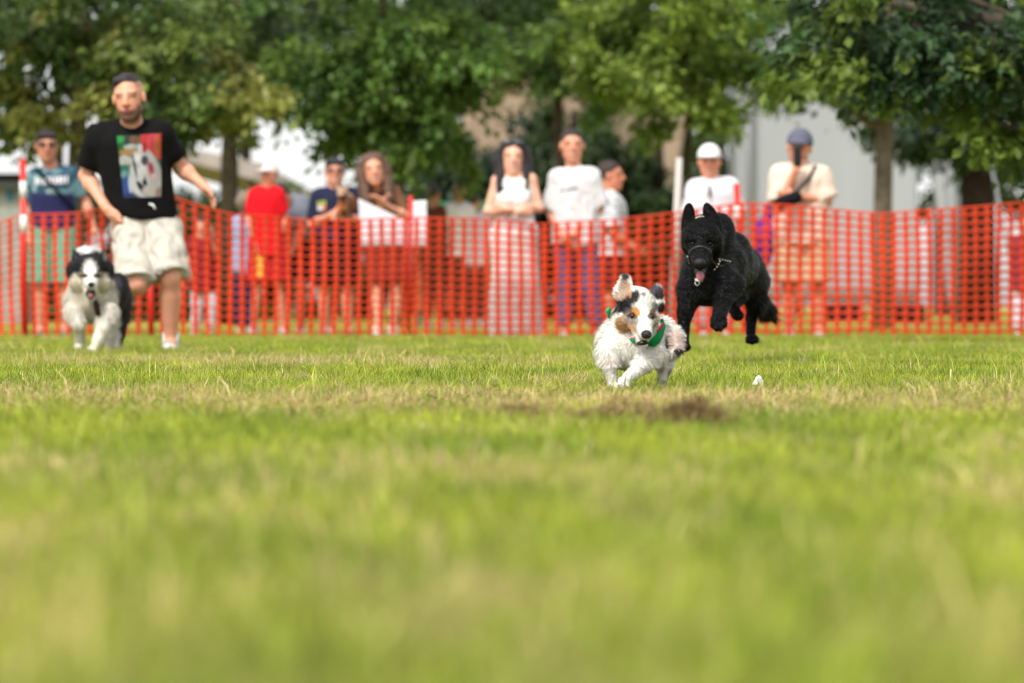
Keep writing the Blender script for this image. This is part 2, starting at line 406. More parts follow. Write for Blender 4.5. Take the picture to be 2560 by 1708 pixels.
# ------------------------------------------------------------------ trees
def leaves(clusters, leaf, colors, seed, droop=.5, per=26, twig=.55):
    """clusters: (cx, cy, cz, rx, ry, rz, sprays) -> diamond leaves on flat, drooping, layered boughs"""
    r = np.random.default_rng(seed); Vs = []; Cs = []
    for (cx, cy, cz, rx, ry, rz, ns) in clusters:
        nb = max(2, ns // 9); k = max(1, ns // nb)
        d = r.normal(size=(nb, 3)); d /= np.linalg.norm(d, axis=1, keepdims=True)
        rad = r.uniform(.05, .85, nb) ** .6
        st = np.array([cx, cy, cz]) + d * rad[:, None] * [rx, ry, rz]
        bo = d * [1, 1, .3] + r.normal(0, .4, (nb, 3)); bo[:, 2] = bo[:, 2] * .4 - .1 * droop; bo /= np.linalg.norm(bo, axis=1, keepdims=True)
        BL = np.clip(.55 * (rx + ry) * .5, .35, 1.6) * r.uniform(.6, 1.3, nb)
        sh = r.choice(len(colors), nb)
        lat = np.cross(bo, [0, 0, 1.0]); lat /= np.linalg.norm(lat, axis=1, keepdims=True) + 1e-6
        f = r.uniform(0, 1, (nb, k)); w = r.normal(0, .38, (nb, k)) * (1.05 - .6 * f)
        p0 = st[:, None] + bo[:, None] * (f * BL[:, None])[..., None] + lat[:, None] * (w * BL[:, None])[..., None]
        p0[..., 2] += r.normal(0, .05, (nb, k)) - .45 * droop * BL[:, None] * f ** 2 - .25 * droop * BL[:, None] * w ** 2
        p0 = p0.reshape(-1, 3); m = len(p0)
        out = np.repeat(bo, k, 0) + np.repeat(lat, k, 0) * np.sign(w.reshape(-1, 1)) * .6 + r.normal(0, .3, (m, 3)); out[:, 2] -= droop * .7; out /= np.linalg.norm(out, axis=1, keepdims=True)
        L = twig * r.uniform(.35, .9, m); n = per; t = r.uniform(0, 1, (m, n))
        p = p0[:, None] + out[:, None] * (t * L[:, None])[..., None] + r.normal(0, leaf * .55, (m, n, 3)); p[..., 2] -= .3 * droop * L[:, None] * t * t
        cc = np.array(colors)[np.repeat(sh, k)][:, None, :] * np.clip(r.normal(1, .18, (m, 1, 1)), .6, 1.5) * np.clip(r.normal(1, .18, (m, n, 1)), .5, 1.6)
        p = p.reshape(-1, 3); cc = cc.reshape(-1, 3); o2 = np.repeat(out, n, 0)
        a = o2 * .8 + r.normal(0, .5, (len(p), 3)); a[:, 2] -= .3; a /= np.linalg.norm(a, axis=1, keepdims=True)
        nn = r.normal(0, .45, (len(p), 3)); nn[:, 2] += 1.0; b = np.cross(a, nn); b /= np.linalg.norm(b, axis=1, keepdims=True) + 1e-6
        nn = np.cross(b, a); z = leaf * r.uniform(.65, 1.3, len(p))[:, None]
        q = np.stack([p, p + a * z * .5 + b * z * .3 + nn * z * .07, p + a * z, p + a * z * .5 - b * z * .3 + nn * z * .07], 1)
        Vs.append(q.reshape(-1, 3)); Cs.append(np.repeat(cc, 4, 0))
    V = np.concatenate(Vs); C = np.concatenate(Cs); i = np.arange(len(V) // 4) * 4
    return V, [np.stack([i, i + 1, i + 2], 1), np.stack([i, i + 2, i + 3], 1)], C

def tree(name, label, trunk, clusters, leaf, colors, seed, bark='#5a5148', droop=.5, per=26, twig=.55, limbs=True, group=None, cat='tree', zbase=0):
    r = np.random.default_rng(seed)
    base = trunk[0]
    t = thing(name, label, cat, (base[0], base[1], zbase), group)
    parts = [tube([p[:3] for p in trunk], [p[3] for p in trunk], 10)]
    if limbs:
        tp = np.array([p[:3] for p in trunk]); rr = trunk[-1][3]
        for c in clusters:
            e = np.array(c[:3]); k = np.argmin(np.abs(tp[1:, 2] - (e[2] - .4))) + 1; s = tp[k]
            if np.linalg.norm(e - s) < .4: continue
            m = (s + e) / 2 + r.normal(0, .08, 3) + [0, 0, .15]
            parts.append(tube([s, m, e], [trunk[k][3] * .6, trunk[k][3] * .42, .012], 6))
    V, fs = join(parts)
    cb = lin(bark) * (1 + .25 * noise3(V, 3, seed)[:, None]); mesh_obj('trunk', V, fs, M_BARK, t, cb)
    V, fs, C = leaves(clusters, leaf, colors, seed, droop, per, twig)
    mesh_obj('crown', V, fs, M_LEAF, t, C, smooth=False)
    return t

def crown_px(items, s0):
    """(x, y, rx, ry px, dy, depth radius m, sprays) -> clusters"""
    out = []
    for (x, y, rx, ry, dy, rd, ns) in items:
        c = P(x, y, s0, dy); q = D * (F / s0 + dy) / F
        out.append((c[0], c[1], c[2], rx * q, rd, ry * q, ns))
    return out

def trunk_px(pts, s0):
    """(x, y px, radius px, dy) from the ground up; the first is put on the ground"""
    out = []
    for i, (x, y, rad, dy) in enumerate(pts):
        c = P(x, y, s0, dy); out.append((c[0], c[1], -.05 if i == 0 else c[2], rad * D * (F / s0 + dy) / F))
    return out

G_MID = [(.08, .15, .03), (.105, .185, .036), (.055, .105, .024), (.14, .22, .04)]
G_LIME = [(.15, .23, .035), (.20, .28, .045), (.10, .17, .028), (.24, .31, .055)]
G_YEL = [(.11, .17, .034), (.17, .22, .045), (.075, .13, .03), (.24, .25, .055), (.06, .105, .03)]
G_DARK = [(.045, .08, .026), (.06, .10, .032), (.036, .06, .023)]
G_BLUE = [(.05, .085, .05), (.035, .065, .04), (.07, .11, .065)]
G_GLOSS = [(.045, .09, .034), (.06, .12, .036), (.032, .066, .026), (.15, .22, .034)]

def build_trees():
    # yellow-green tree whose drooping boughs hang over the runner
    cl = crown_px([(60, 40, 150, 80, 0, 1.2, 110), (250, 50, 150, 90, .3, 1.2, 130), (400, 90, 130, 70, 0, 1.0, 100), (150, 170, 140, 70, .3, 1.0, 90),
                   (420, 190, 150, 60, 0, .8, 100), (530, 200, 70, 40, -.2, .6, 45), (330, 230, 120, 60, .4, .8, 70), (60, 250, 90, 60, .2, .8, 45), (440, 260, 80, 40, 0, .6, 34), (150, -120, 300, 110, 0, 1.5, 140)], 215)
    tree('yellow_green_tree', 'yellow green tree with drooping boughs above the running man', trunk_px([(172, 760, 26, .6), (175, 500, 24, .6), (180, 250, 20, .5), (200, -150, 12, .4)], 215), cl, .12, G_YEL, 11, droop=.7)
    # dark tree with a straight trunk behind the fence
    cl = crown_px([(560, 30, 160, 90, 0, 1.5, 130), (420, 40, 160, 100, .5, 1.5, 110), (620, 150, 90, 70, 0, 1.2, 70), (500, 140, 120, 70, .6, 1.2, 80), (560, -120, 260, 90, 0, 1.8, 110), (650, 240, 50, 30, -.5, .5, 10)], 165)
    tree('dark_leaved_tree', 'dark tree with a straight brown trunk behind the red shirted youngster', trunk_px([(524, 760, 26, 0), (526, 450, 22, 0), (528, 300, 19, 0), (540, 100, 15, 0), (545, -120, 9, 0)], 165), cl, .13, G_DARK + G_MID[:1], 12, bark='#3f372c')
    # rounded bright green tree in the middle
    cl = crown_px([(880, 60, 160, 90, 0, 1.3, 170), (790, 150, 100, 90, 0, 1.0, 120), (980, 130, 110, 90, 0, 1.0, 130), (890, 230, 160, 90, .2, 1.1, 170), (780, 270, 80, 50, 0, .6, 40), (1010, 260, 90, 60, 0, .7, 60), (890, 310, 100, 35, .1, .6, 60), (880, -80, 150, 90, 0, 1.2, 110)], 205)
    tree('round_green_tree', 'rounded bright green tree above the woman holding the white sheet', trunk_px([(905, 760, 15, .2), (915, 430, 13, .2), (895, 300, 11, .2), (880, 100, 8, 0), (880, -80, 4, 0)], 205), cl, .12, [tuple(1.15 * q for q in g) for g in G_MID] + G_LIME[2:3], 13, bark='#4a4034', droop=.6)
    cl = crown_px([(1230, 50, 170, 80, 0, 1.4, 120), (1360, 120, 110, 60, 0, 1.1, 70), (1160, 120, 70, 45, 0, .8, 26), (1290, 190, 110, 30, 0, .9, 36), (1250, -110, 200, 90, 0, 1.5, 100), (1420, 210, 70, 35, 0, .7, 24)], 150)
    tree('spreading_tree', 'spreading green tree above the woman in white and the man in the white tee', trunk_px([(1285, 760, 14, 0), (1283, 420, 13, 0), (1280, 220, 11, 0), (1260, 40, 8, 0), (1255, -100, 5, 0)], 150), cl, .14, G_MID, 19, bark='#3d3429', droop=.5)
    # loose lime saplings right of the middle
    cl = crown_px([(1570, 60, 170, 80, 0, 1.2, 130), (1450, 130, 120, 60, 0, 1.0, 80), (1640, 170, 110, 70, 0, 1.0, 90), (1540, 200, 100, 60, 0, .9, 70), (1400, 60, 110, 70, .5, .9, 60), (1600, 260, 70, 35, 0, .6, 25), (1570, -80, 190, 80, 0, 1.3, 110)], 200)
    tree('lime_sapling', 'loose lime green sapling with a thin trunk beside the pale pole', trunk_px([(1574, 760, 9, 0), (1577, 450, 8.5, 0), (1580, 250, 8, 0), (1572, 60, 6, 0), (1570, -80, 3, 0)], 200), cl, .12, G_LIME, 14, bark='#3d3526', droop=.35)
    cl = crown_px([(1800, 90, 150, 100, 0, 1.2, 90), (1960, 120, 130, 80, 0, 1.2, 80), (1850, 205, 120, 30, 0, .8, 34), (1990, 215, 70, 30, 0, .7, 18), (2080, 120, 140, 120, .4, 1.2, 90), (1950, -60, 300, 100, 0, 1.5, 130)], 185)
    tree('grey_trunk_tree', 'tree with a straight grey brown trunk before the white tent', trunk_px([(2027, 770, 24, 0), (2026, 480, 22, 0), (2030, 300, 21, 0), (2034, 120, 19, 0), (2040, -120, 13, 0)], 185), cl, .125, G_MID + G_LIME[:1], 15, bark='#6b6054', droop=.4)
    # near boughs hanging in at the upper right, from a tree standing outside the frame
    cl = crown_px([(1950, 50, 110, 60, 0, .5, 60), (2080, 90, 120, 80, 0, .6, 85), (2230, 80, 140, 110, 0, .7, 110), (2320, 200, 110, 90, .1, .6, 80), (2170, 180, 90, 60, 0, .5, 40), (1930, 100, 80, 50, -.1, .4, 30), (2030, 140, 70, 45, 0, .4, 22), (2270, 280, 60, 40, 0, .4, 20), (2350, 310, 60, 50, .1, .4, 24), (2130, -60, 280, 70, 0, .8, 110), (2480, 120, 140, 200, .2, .8, 90)], 365)
    tree('glossy_dark_tree', 'glossy dark leaved boughs reaching in over the lawn from a nearby tree', [(4.9, 29.4, -.05, .14), (4.8, 29.4, .9, .12), (4.4, 29.35, 1.7, .10), (3.6, 29.3, 2.2, .06), (2.6, 29.2, 2.35, .03)], cl, .094, G_GLOSS, 16, bark='#4a433a', droop=.35, per=15, twig=.38)
    # dark broad tree on the right
    cl = crown_px([(2170, 290, 110, 50, 0, .9, 55), (2300, 310, 130, 50, 0, 1.0, 70), (2300, 220, 180, 110, 0, 1.3, 120), (2150, 220, 120, 90, .4, 1.2, 70), (2330, 60, 220, 110, 0, 1.5, 120), (2180, 325, 45, 28, 0, .5, 18)], 160)
    tree('dark_broad_tree', 'dark broad tree with a thick brown trunk at the side of the white tent', trunk_px([(2243, 770, 44, 0), (2244, 480, 40, 0), (2245, 330, 38, 0), (2260, 120, 30, 0)], 160), cl, .15, G_DARK + G_BLUE[:2], 17, bark='#2c221b')
    # conifers and far trees that close the view
    for i, (x, y, rx, top, s, n, cs) in enumerate([(1040, 400, 100, 180, 128, 110, G_BLUE), (1210, 390, 120, 170, 122, 140, G_BLUE), (1310, 370, 80, 230, 125, 100, G_DARK), (1505, 410, 60, 230, 124, 70, G_DARK)]):
        c = crown_px([(x, y + 90, rx, 110, 0, 1.8, n), (x + 10, y, rx * .8, 90, 0, 1.6, n), (x, y - 80, rx * .5, 60, 0, 1.1, n // 3)], s)
        tree('conifer', ['bluish dark conifer next to the dark haired woman', 'bluish conifer directly behind the woman in white', 'dark conifer directly behind the man in the white tee', 'slim dark conifer behind the man in the striped shirt'][i],
             trunk_px([(x, 750, 22, 0), (x + 5, y, 16, 0), (x + 8, y - 120, 6, 0)], s), c, .17, cs, 30 + i, bark='#2e271f', droop=.6, limbs=False)
    far = [(-60, 1, 100), (130, .95, 96), (330, 1.05, 102), (560, 1.0, 94), (760, 1.05, 98), (950, 1.0, 92), (1120, 1.1, 97), (1290, 1.0, 93), (1470, 1.0, 99), (1650, 1.05, 95), (1830, 1.0, 92), (2010, 1.05, 98), (2190, 1.0, 94), (2380, 1.0, 96)]
    for i, (x, h, s) in enumerate(far):
        low = 140 if x < 820 else 330
        q = .7 if x < 820 else 1; items = [(x, 60, 140, 100, 0, 2.4, int(95 * q)), (x + 40, -120, 130, 120, 0, 2.4, 70), (x - 50, -20, 110, 90, .5, 2.2, int(60 * q))]
        if low > 200: items += [(x, 220, 130, 110, 0, 2.4, 100), (x + 30, 360, 110, 90, 0, 2.2, 70)]
        else: items += [(x, 165, 120, 55, 0, 2.2, 24)]
        tree('park_tree', 'tall green park tree in the row closing the view behind the tents', trunk_px([(x, 745, 16, 0), (x + 4, 300, 13, 0), (x + 8, 0, 8, 0)], s), crown_px(items, s), .2, G_MID[:3] if i % 2 else G_DARK + G_MID[:2], 50 + i, bark='#3a3128', group='far park trees', twig=.8, per=34)

def build_hedges():
    for (x0, x1, top, s, cs, lab, seed) in ((-150, 430, 440, 132, G_DARK, 'clipped dark hedge behind the camouflage shirted man', 81), (430, 900, 455, 126, G_DARK + G_MID[:1], 'clipped dark hedge behind the red and navy shirted onlookers', 82), (1240, 1720, 450, 121, G_DARK + G_MID[:1], 'clipped dark hedge behind the man in the white tee', 83)):
        n = int((x1 - x0) / 75); items = []
        for i in range(n + 1):
            x = x0 + (x1 - x0) * i / n
            for y in np.arange(top + 45, 745, 70): items.append((x, y, 55, 50, 0, .7, 30))
        c = P((x0 + x1) / 2, 700, s); t = thing('hedge', lab, 'hedge', (c[0], c[1], 0))
        V, fs, C = leaves(crown_px(items, s), .2, cs, seed, .1, 14, .4); mesh_obj('foliage', V, fs, M_LEAF, t, C, smooth=False)
        st = [tube([(P(x, 700, s)[0], c[1], -.05), (P(x, 700, s)[0] + .1, c[1], 1.6)], [.05, .02], 6) for x in np.linspace(x0, x1, n + 1)]
        for v, f in st: mesh_obj('stem', v, f, M_BARK, t, np.tile(lin('#3a3128'), (len(v), 1)))
build_trees(); build_hedges()

# ------------------------------------------------------------------ tents, roofs and poles in the distance
def build_far():
    # white marquee with draped curtain
    s = 142; Y = F / s
    def px(x, y, dy=0): return P(x, y, s, dy)
    t = thing('marquee', 'large white marquee with draped wall between the tree trunks', 'tent', (px(1960, 700)[0], Y, 0))
    canvas = mat('marquee_canvas', lin('#a9abb0'), rough=.8, trans=.15, bump=.1, bscale=3)
    def sheet(name, x0, x1, z0, z1, y0, fold, n=40, th=.02, x0t=None, x1t=None, par=t, m=None):
        x0t = x0 if x0t is None else x0t; x1t = x1 if x1t is None else x1t
        V = []; m_ = 12
        for j in range(m_ + 1):
            w = j / m_
            for i in range(n + 1):
                u = i / n; x = (x0 + (x1 - x0) * u) * (1 - w) + (x0t + (x1t - x0t) * u) * w
                V.append((x, y0 + fold * math.sin(u * 17 + 1.2 * math.sin(u * 9)) * (1 - .5 * w), z0 + (z1 - z0) * w))
        V = np.array(V); a = (np.arange(m_)[:, None] * (n + 1) + np.arange(n)[None]).ravel()
        Q = np.stack([a, a + 1, a + n + 2, a + n + 1], 1); k = len(V); V2 = np.concatenate([V, V + [0, th, 0]])
        b = np.concatenate([np.arange(n + 1), (np.arange(1, m_ + 1)) * (n + 1) + n, (m_ * (n + 1) + np.arange(n - 1, -1, -1)), np.arange(m_ - 1, 0, -1) * (n + 1)])
        bn = np.roll(b, -1); S = np.stack([b, b + k, bn + k, bn], 1)
        return mesh_obj(name, V2, [np.concatenate([Q, Q[:, ::-1] + k, S])], m or canvas, par)
    xl, xr, xm = px(1705, 0)[0], px(2208, 0)[0], px(2105, 0)[0]
    sheet('wall', xl, xm, .35, 4.6, Y, .018)
    sheet('curtain', xm + .55, xr, .12, 4.6, Y - .12, .045, x0t=xm + .02)
    sheet('side_wall', xl - .01, xl + .03, .1, 4.6, Y, .01, n=4, th=5)
    sheet('side_wall', xr - .02, xr + .02, .1, 4.6, Y, .01, n=4, th=5)
    V = np.array([[xl - .2, Y - .3, 4.6], [xr + .2, Y - .3, 4.6], [xr + .2, Y + 5.3, 4.6], [xl - .2, Y + 5.3, 4.6], [(xl + xr) / 2, Y + 2.5, 6.6], [xl - .2, Y - .3, 4.35], [xr + .2, Y - .3, 4.35]])
    mesh_obj('roof', V, [np.array([[0, 1, 4], [1, 2, 4], [2, 3, 4], [3, 0, 4]]), np.array([[5, 6, 1, 0], [0, 1, 2, 3]])], canvas, t, smooth=False)
    for x in (xl + .1, xr - .1): mesh_obj('pole', *tube([(x, Y - .2, 0), (x, Y - .2, 4.4)], [.05, .05]), mat('grey_pole', lin('#77777a'), rough=.4), t)
    # dark crates under the marquee wall
    for (x0, x1, y0) in ((1895, 1985, 702), (2045, 2125, 700)):
        a, b = px(x0, y0, -.6), px(x1, y0, -.6)
        V, fs = sculpt([cone([a[0] + .1, Y - .7, .12], [b[0] - .1, Y - .7, .12], .11, .11, k=.01), cone([a[0] + .1, Y - .7, .24], [b[0] - .1, Y - .7, .26], .1, .08, k=.05)], .04)
        tag(mesh_obj('equipment_bag', V, fs, M_CLOTH, None, np.tile(lin('#15151a'), (len(V), 1))), 'low dark bag by the marquee wall, ' + ('between bearded man and grey trunk' if x0 < 2000 else 'between the grey and the dark trunk'), 'bag', 'bags under the marquee')
    # leaning pale tent pole on the right
    a, b = P(2275, 380, 170), P(2312, 560, 170)
    e = a + (b - a) * ((0 - a[2]) / (b[2] - a[2]))
    tag(mesh_obj('tent_pole', *tube([e, a], [.026, .022]), mat('grey_pole')), 'leaning pale pole beside the thick dark trunk', 'pole')
    # sandy stretch tent in the middle distance
    s = 112; Y = F / s; sand = mat('sand_canvas', lin('#86725c'), rough=.85, trans=.1, vary=.12, vscale=.6)
    t = thing('stretch_tent', 'sandy brown stretch tent with pointed tops half hidden by trees', 'tent', (P(1200, 700, s)[0], Y, 0))
    def panel(name, pts, th=.06):
        Q0 = np.array([P(x, y, s, dy) for (x, y, dy) in pts]); n = 10
        u, v = np.meshgrid(np.linspace(0, 1, n + 1), np.linspace(0, 1, n + 1), indexing='ij')
        V = (Q0[0][None, None] * ((1 - u) * (1 - v))[..., None] + Q0[1] * (u * (1 - v))[..., None] + Q0[2] * (u * v)[..., None] + Q0[3] * ((1 - u) * v)[..., None])
        V[..., 2] -= .5 * np.sin(math.pi * u) * np.sin(math.pi * v); V = V.reshape(-1, 3); k = len(V)
        a = (np.arange(n)[:, None] * (n + 1) + np.arange(n)[None]).ravel(); q = np.stack([a, a + 1, a + n + 2, a + n + 1], 1)
        b = np.concatenate([np.arange(n + 1), np.arange(2, n + 2) * (n + 1) - 1, n * (n + 1) + np.arange(n - 1, -1, -1), np.arange(n - 1, 0, -1) * (n + 1)]); bn = np.roll(b, -1)
        return mesh_obj(name, np.concatenate([V, V + [0, th, -th]]), [np.concatenate([q, q[:, ::-1] + k, np.stack([b, b + k, bn + k, bn], 1)])], sand, t)
    panel('canopy', [(1150, 150, 3), (1300, 240, 2), (1260, 330, -1), (930, 455, -2)])
    panel('canopy', [(1400, 150, 3), (1580, 250, 3), (1540, 480, 0), (1370, 300, -1)])
    panel('canopy', [(1150, 150, 3), (1400, 150, 3), (1370, 300, -1), (1260, 300, 1)])
    for (x, y, dy) in ((1150, 150, 3), (1400, 150, 3), (930, 455, -2), (1545, 478, 0)):
        a = P(x, y, s, dy); mesh_obj('pole', *tube([(a[0], a[1], 0), a], [.06, .05]), mat('wood_pole', lin('#7a5f45')), t)
    # grey-brown pavilion roof on the left
    s = 118; Y = F / s; t = thing('pavilion', 'open pavilion with a sloping grey brown roof behind the dark tree', 'pavilion', (P(560, 700, s)[0], Y, 0))
    A = [P(330, 318, s, 2), P(600, 375, s, 0), P(800, 486, s, 0), P(330, 345, s, 2), P(580, 412, s, 0), P(770, 500, s, 0)]
    A = np.array(A); V = np.concatenate([A, A + [0, 3.5, -.25]])
    Q = [(0, 3, 4, 1), (1, 4, 5, 2), (0, 1, 7, 6), (1, 2, 8, 7), (3, 9, 10, 4), (4, 10, 11, 5), (2, 5, 11, 8), (0, 6, 9, 3), (6, 7, 10, 9), (7, 8, 11, 10)]
    mesh_obj('roof', V, np.array(Q), mat('roof_grey', lin('#8a8078'), rough=.9, vary=.15, vscale=2), t, smooth=False)
    for x in (340, 575, 760):
        for dy in (.4, 3):
            a = P(x, 700, s, dy); z = {340: 4.0, 575: 3.2, 760: 2.0}[x]; mesh_obj('post', *tube([(a[0], a[1], 0), (a[0], a[1], z)], [.08, .08]), mat('wood_pole'), t)
    # low stall at the left edge
    s = 150; t = thing('market_stall', 'low grey stall with a dark top at the left end of the fence', 'stall', P(10, 700, s) * [1, 1, 0])
    a, b = P(-60, 410, s), P(52, 480, s)
    mesh_obj('roof', *join([box(((a[0] + b[0]) / 2, F / s + .8, a[2] + .02), ((b[0] - a[0]) / 2 + .1, 1.0, .06)), box(((a[0] + b[0]) / 2, F / s - .15, a[2] - .07), ((b[0] - a[0]) / 2 + .1, .05, .12))]), mat('stall_dark', lin('#2a2a26')), t, smooth=False)
    mesh_obj('counter', *box(((a[0] + b[0]) / 2, F / s + .8, a[2] / 2 - .08), ((b[0] - a[0]) / 2, .8, a[2] / 2 - .08)), mat('stall_grey', lin('#8f908a'), vary=.2), t, smooth=False)
    c = P(24, 448, s); mesh_obj('poster', *box((c[0], F / s - .012, c[2]), (.06, .01, .1)), mat('poster_blue', lin('#2f6f8e')), t, smooth=False)
    # green board barrier
    s = 186; Y = F / s; t = thing('board_barrier', 'green painted board barrier behind the standing onlookers', 'barrier', P(1050, 700, s) * [1, 1, 0])
    a, b = P(955, 462, s), P(1180, 492, s); g = mat('green_paint', lin('#1f6a4a'), rough=.6, vary=.15)
    for k in range(5):
        z1 = a[2] - k * .3; mesh_obj('board', *box(((a[0] + b[0]) / 2, Y, z1 - .14), ((b[0] - a[0]) / 2, .025, .14)), g if k == 0 else mat('orange_board', lin('#b0522a'), vary=.15), t, smooth=False)
    for x in (a[0] + .05, (a[0] + b[0]) / 2, b[0] - .05): mesh_obj('post', *box((x, Y + .075, a[2] / 2), (.05, .05, a[2] / 2)), g, t, smooth=False)

build_far()

# ------------------------------------------------------------------ orange net fence
FS = 300.0
def build_fence():
    Y0 = F / FS
    root = thing('barrier_fence', 'orange plastic mesh barrier fence hung on red and white posts', 'fence', (0, Y0, 0))
    topx = np.array([-800, -260, 0, 52, 180, 300, 395, 530, 700, 945, 1130, 1240, 1400, 1580, 1695, 1900, 2030, 2200, 2350, 2420, 2800, 3200])
    topy = np.array([505, 485, 507, 492, 487, 474, 458, 489, 501, 496, 499, 508, 497, 481, 470, 482, 488, 480, 469, 466, 486, 500])
    u0, u1, pitch, cw = -7.0, 7.0, .097, .035
    nc = int((u1 - u0) / pitch); xs = []
    r = np.random.default_rng(2)
    for i in range(nc):
        c = u0 + i * pitch; xs += [c - cw / 2, c + cw / 2]
    xs = np.array(xs); nr = 17; rp = 1 / (nr - 1); rh = .31
    zs = []
    for j in range(nr):
        h = .5 if j == nr - 1 else rh; zs += [max(j * rp - rp * h / 2, 0), min(j * rp + rp * h / 2, 1)]
    zs = np.array(zs)
    X, T = np.meshgrid(xs, zs, indexing='ij')
    cen = np.repeat(np.arange(nr) * rp, 2)[None]; thin = np.interp(X, [-4.2, -2.0, .5, 7], [.5, .55, 1.0, 1.1]); thin[:, -2:] = 1; T = np.clip(cen + (T - cen) * thin, 0, 1)
    pxx = (X * FS + 1280) / D
    top = CAMH + (YH - (487 + 1.3 * (np.interp(pxx, topx, topy) - 487)) * D) / FS
    p = np.stack([X.ravel(), 0 * X.ravel(), T.ravel() * .6], 1)
    # gathers: columns crowd and sway, sheet bellies in and out between posts
    sway = .02 * noise3(p * [1, 1, .5], .8, 4) + .012 * noise3(p, 2.2, 5)
    by = .06 * noise3(p * [1, 1, .4], .5, 6) + .02 * noise3(p, 1.9, 7)
    Z = T.ravel() * top.ravel() + .016 * noise3(p, .9, 8) * (T.ravel() > .02) + .004
    V = np.stack([X.ravel() + sway * (1 - .4 * T.ravel()), Y0 + by, Z], 1)
    nz = len(zs); i, j = np.meshgrid(np.arange(len(xs) - 1), np.arange(nz - 1), indexing='ij')
    keep = (i % 2 == 0) | (j % 2 == 0); q = (i * nz + j)[keep]
    Q = np.stack([q, q + nz, q + nz + 1, q + 1], 1)
    o = mesh_obj('net', V, Q, mat('orange_plastic', (.70, .060, .013), rough=.45, spec=.3, trans=.4, vary=.25, vscale=1.1), root)
    md = o.modifiers.new('thick', 'SOLIDIFY'); md.thickness = .003
    red = mat('post_red', lin('#d0261a'), rough=.4); white = mat('post_white', lin('#e6e3e0'), rough=.4)
    def post(xt, yt, xb, s, bands, rr=.026, dy=-.035, half=False):
        a, b = P(xt, yt, s, dy), P(xb, 775, s, dy); b[2] = -.05
        pt = mesh_obj('post', *tube([b, a], [rr, rr], 12), red, root)
        L = a - b
        for (f0, f1) in bands: mesh_obj('white_band', *tube([b + L * f0, b + L * f1], [rr + .003, rr + .003], 12), white, pt)
    post(52, 365, 58, FS, [(.605, .70), (.79, .88)])
    post(344, 560, 347, FS, [], dy=-.03)
    post(943, 450, 938, FS, [], rr=.019, dy=.03)
    post(1690, 422, 1712, FS, [(.56, .66), (.76, .86)], dy=.09)
    post(2425, 440, 2425, FS, [(.6, .7), (.8, .88)])
    post(-260, 400, -260, FS, [(.6, .7), (.8, .88)])
    # pale pole standing just behind the net
    a, b = P(1559, 362, 292), P(1541, 776, 292); b[2] = -.05
    tag(mesh_obj('support_pole', *tube([b, a], [.045, .028], 12), mat('pale_pole', lin('#b9b2ab'), rough=.6)), 'pale grey pole leaning slightly behind the orange net', 'pole')
build_fence()
# ------------------------------------------------------------------ people
def lerp(a, b, t): return np.asarray(a) * (1 - t) + np.asarray(b) * t
def unit(v): v = np.asarray(v, float); return v / (np.linalg.norm(v) + 1e-9)

def hand_prims(wr, d, side, nrm, k=1.0, curl=.5, spread=.25):
    """palm, four unequal bent fingers and a thumb; d = hand direction, side = towards the thumb, nrm = where fingers curl"""
    d, side, nrm = unit(d), unit(side), unit(nrm); out = []
    out.append(cone(wr, wr + d * .035 * k, .024 * k, .03 * k, .02))
    for o in (-.024, -.008, .008, .024): out.append(cone(wr + d * .03 * k + side * o * .7 * k, wr + d * .085 * k + side * o * k, .017 * k, .0135 * k, .012))
    for o, L in ((-.029, .062), (-.0095, .075), (.0105, .082), (.030, .072)):
        b = wr + d * .088 * k + side * o * k; dd = unit(d + side * o * 8 * spread)
        e1 = b + unit(dd + nrm * curl * .5) * L * .52 * k; e2 = e1 + unit(dd + nrm * curl * 1.5) * L * .48 * k
        out += [cone(b, e1, .0105 * k, .0095 * k, .006), cone(e1, e2, .0095 * k, .008 * k, .005)]
    b = wr + d * .03 * k + side * .026 * k; e1 = b + unit(d * .7 + side * .75 + nrm * .25) * .045 * k; e2 = e1 + unit(d + side * .2 + nrm * .35 * curl) * .036 * k
    out += [cone(b, e1, .016 * k, .0125 * k, .012), cone(e1, e2, .0115 * k, .009 * k, .006)]
    return out

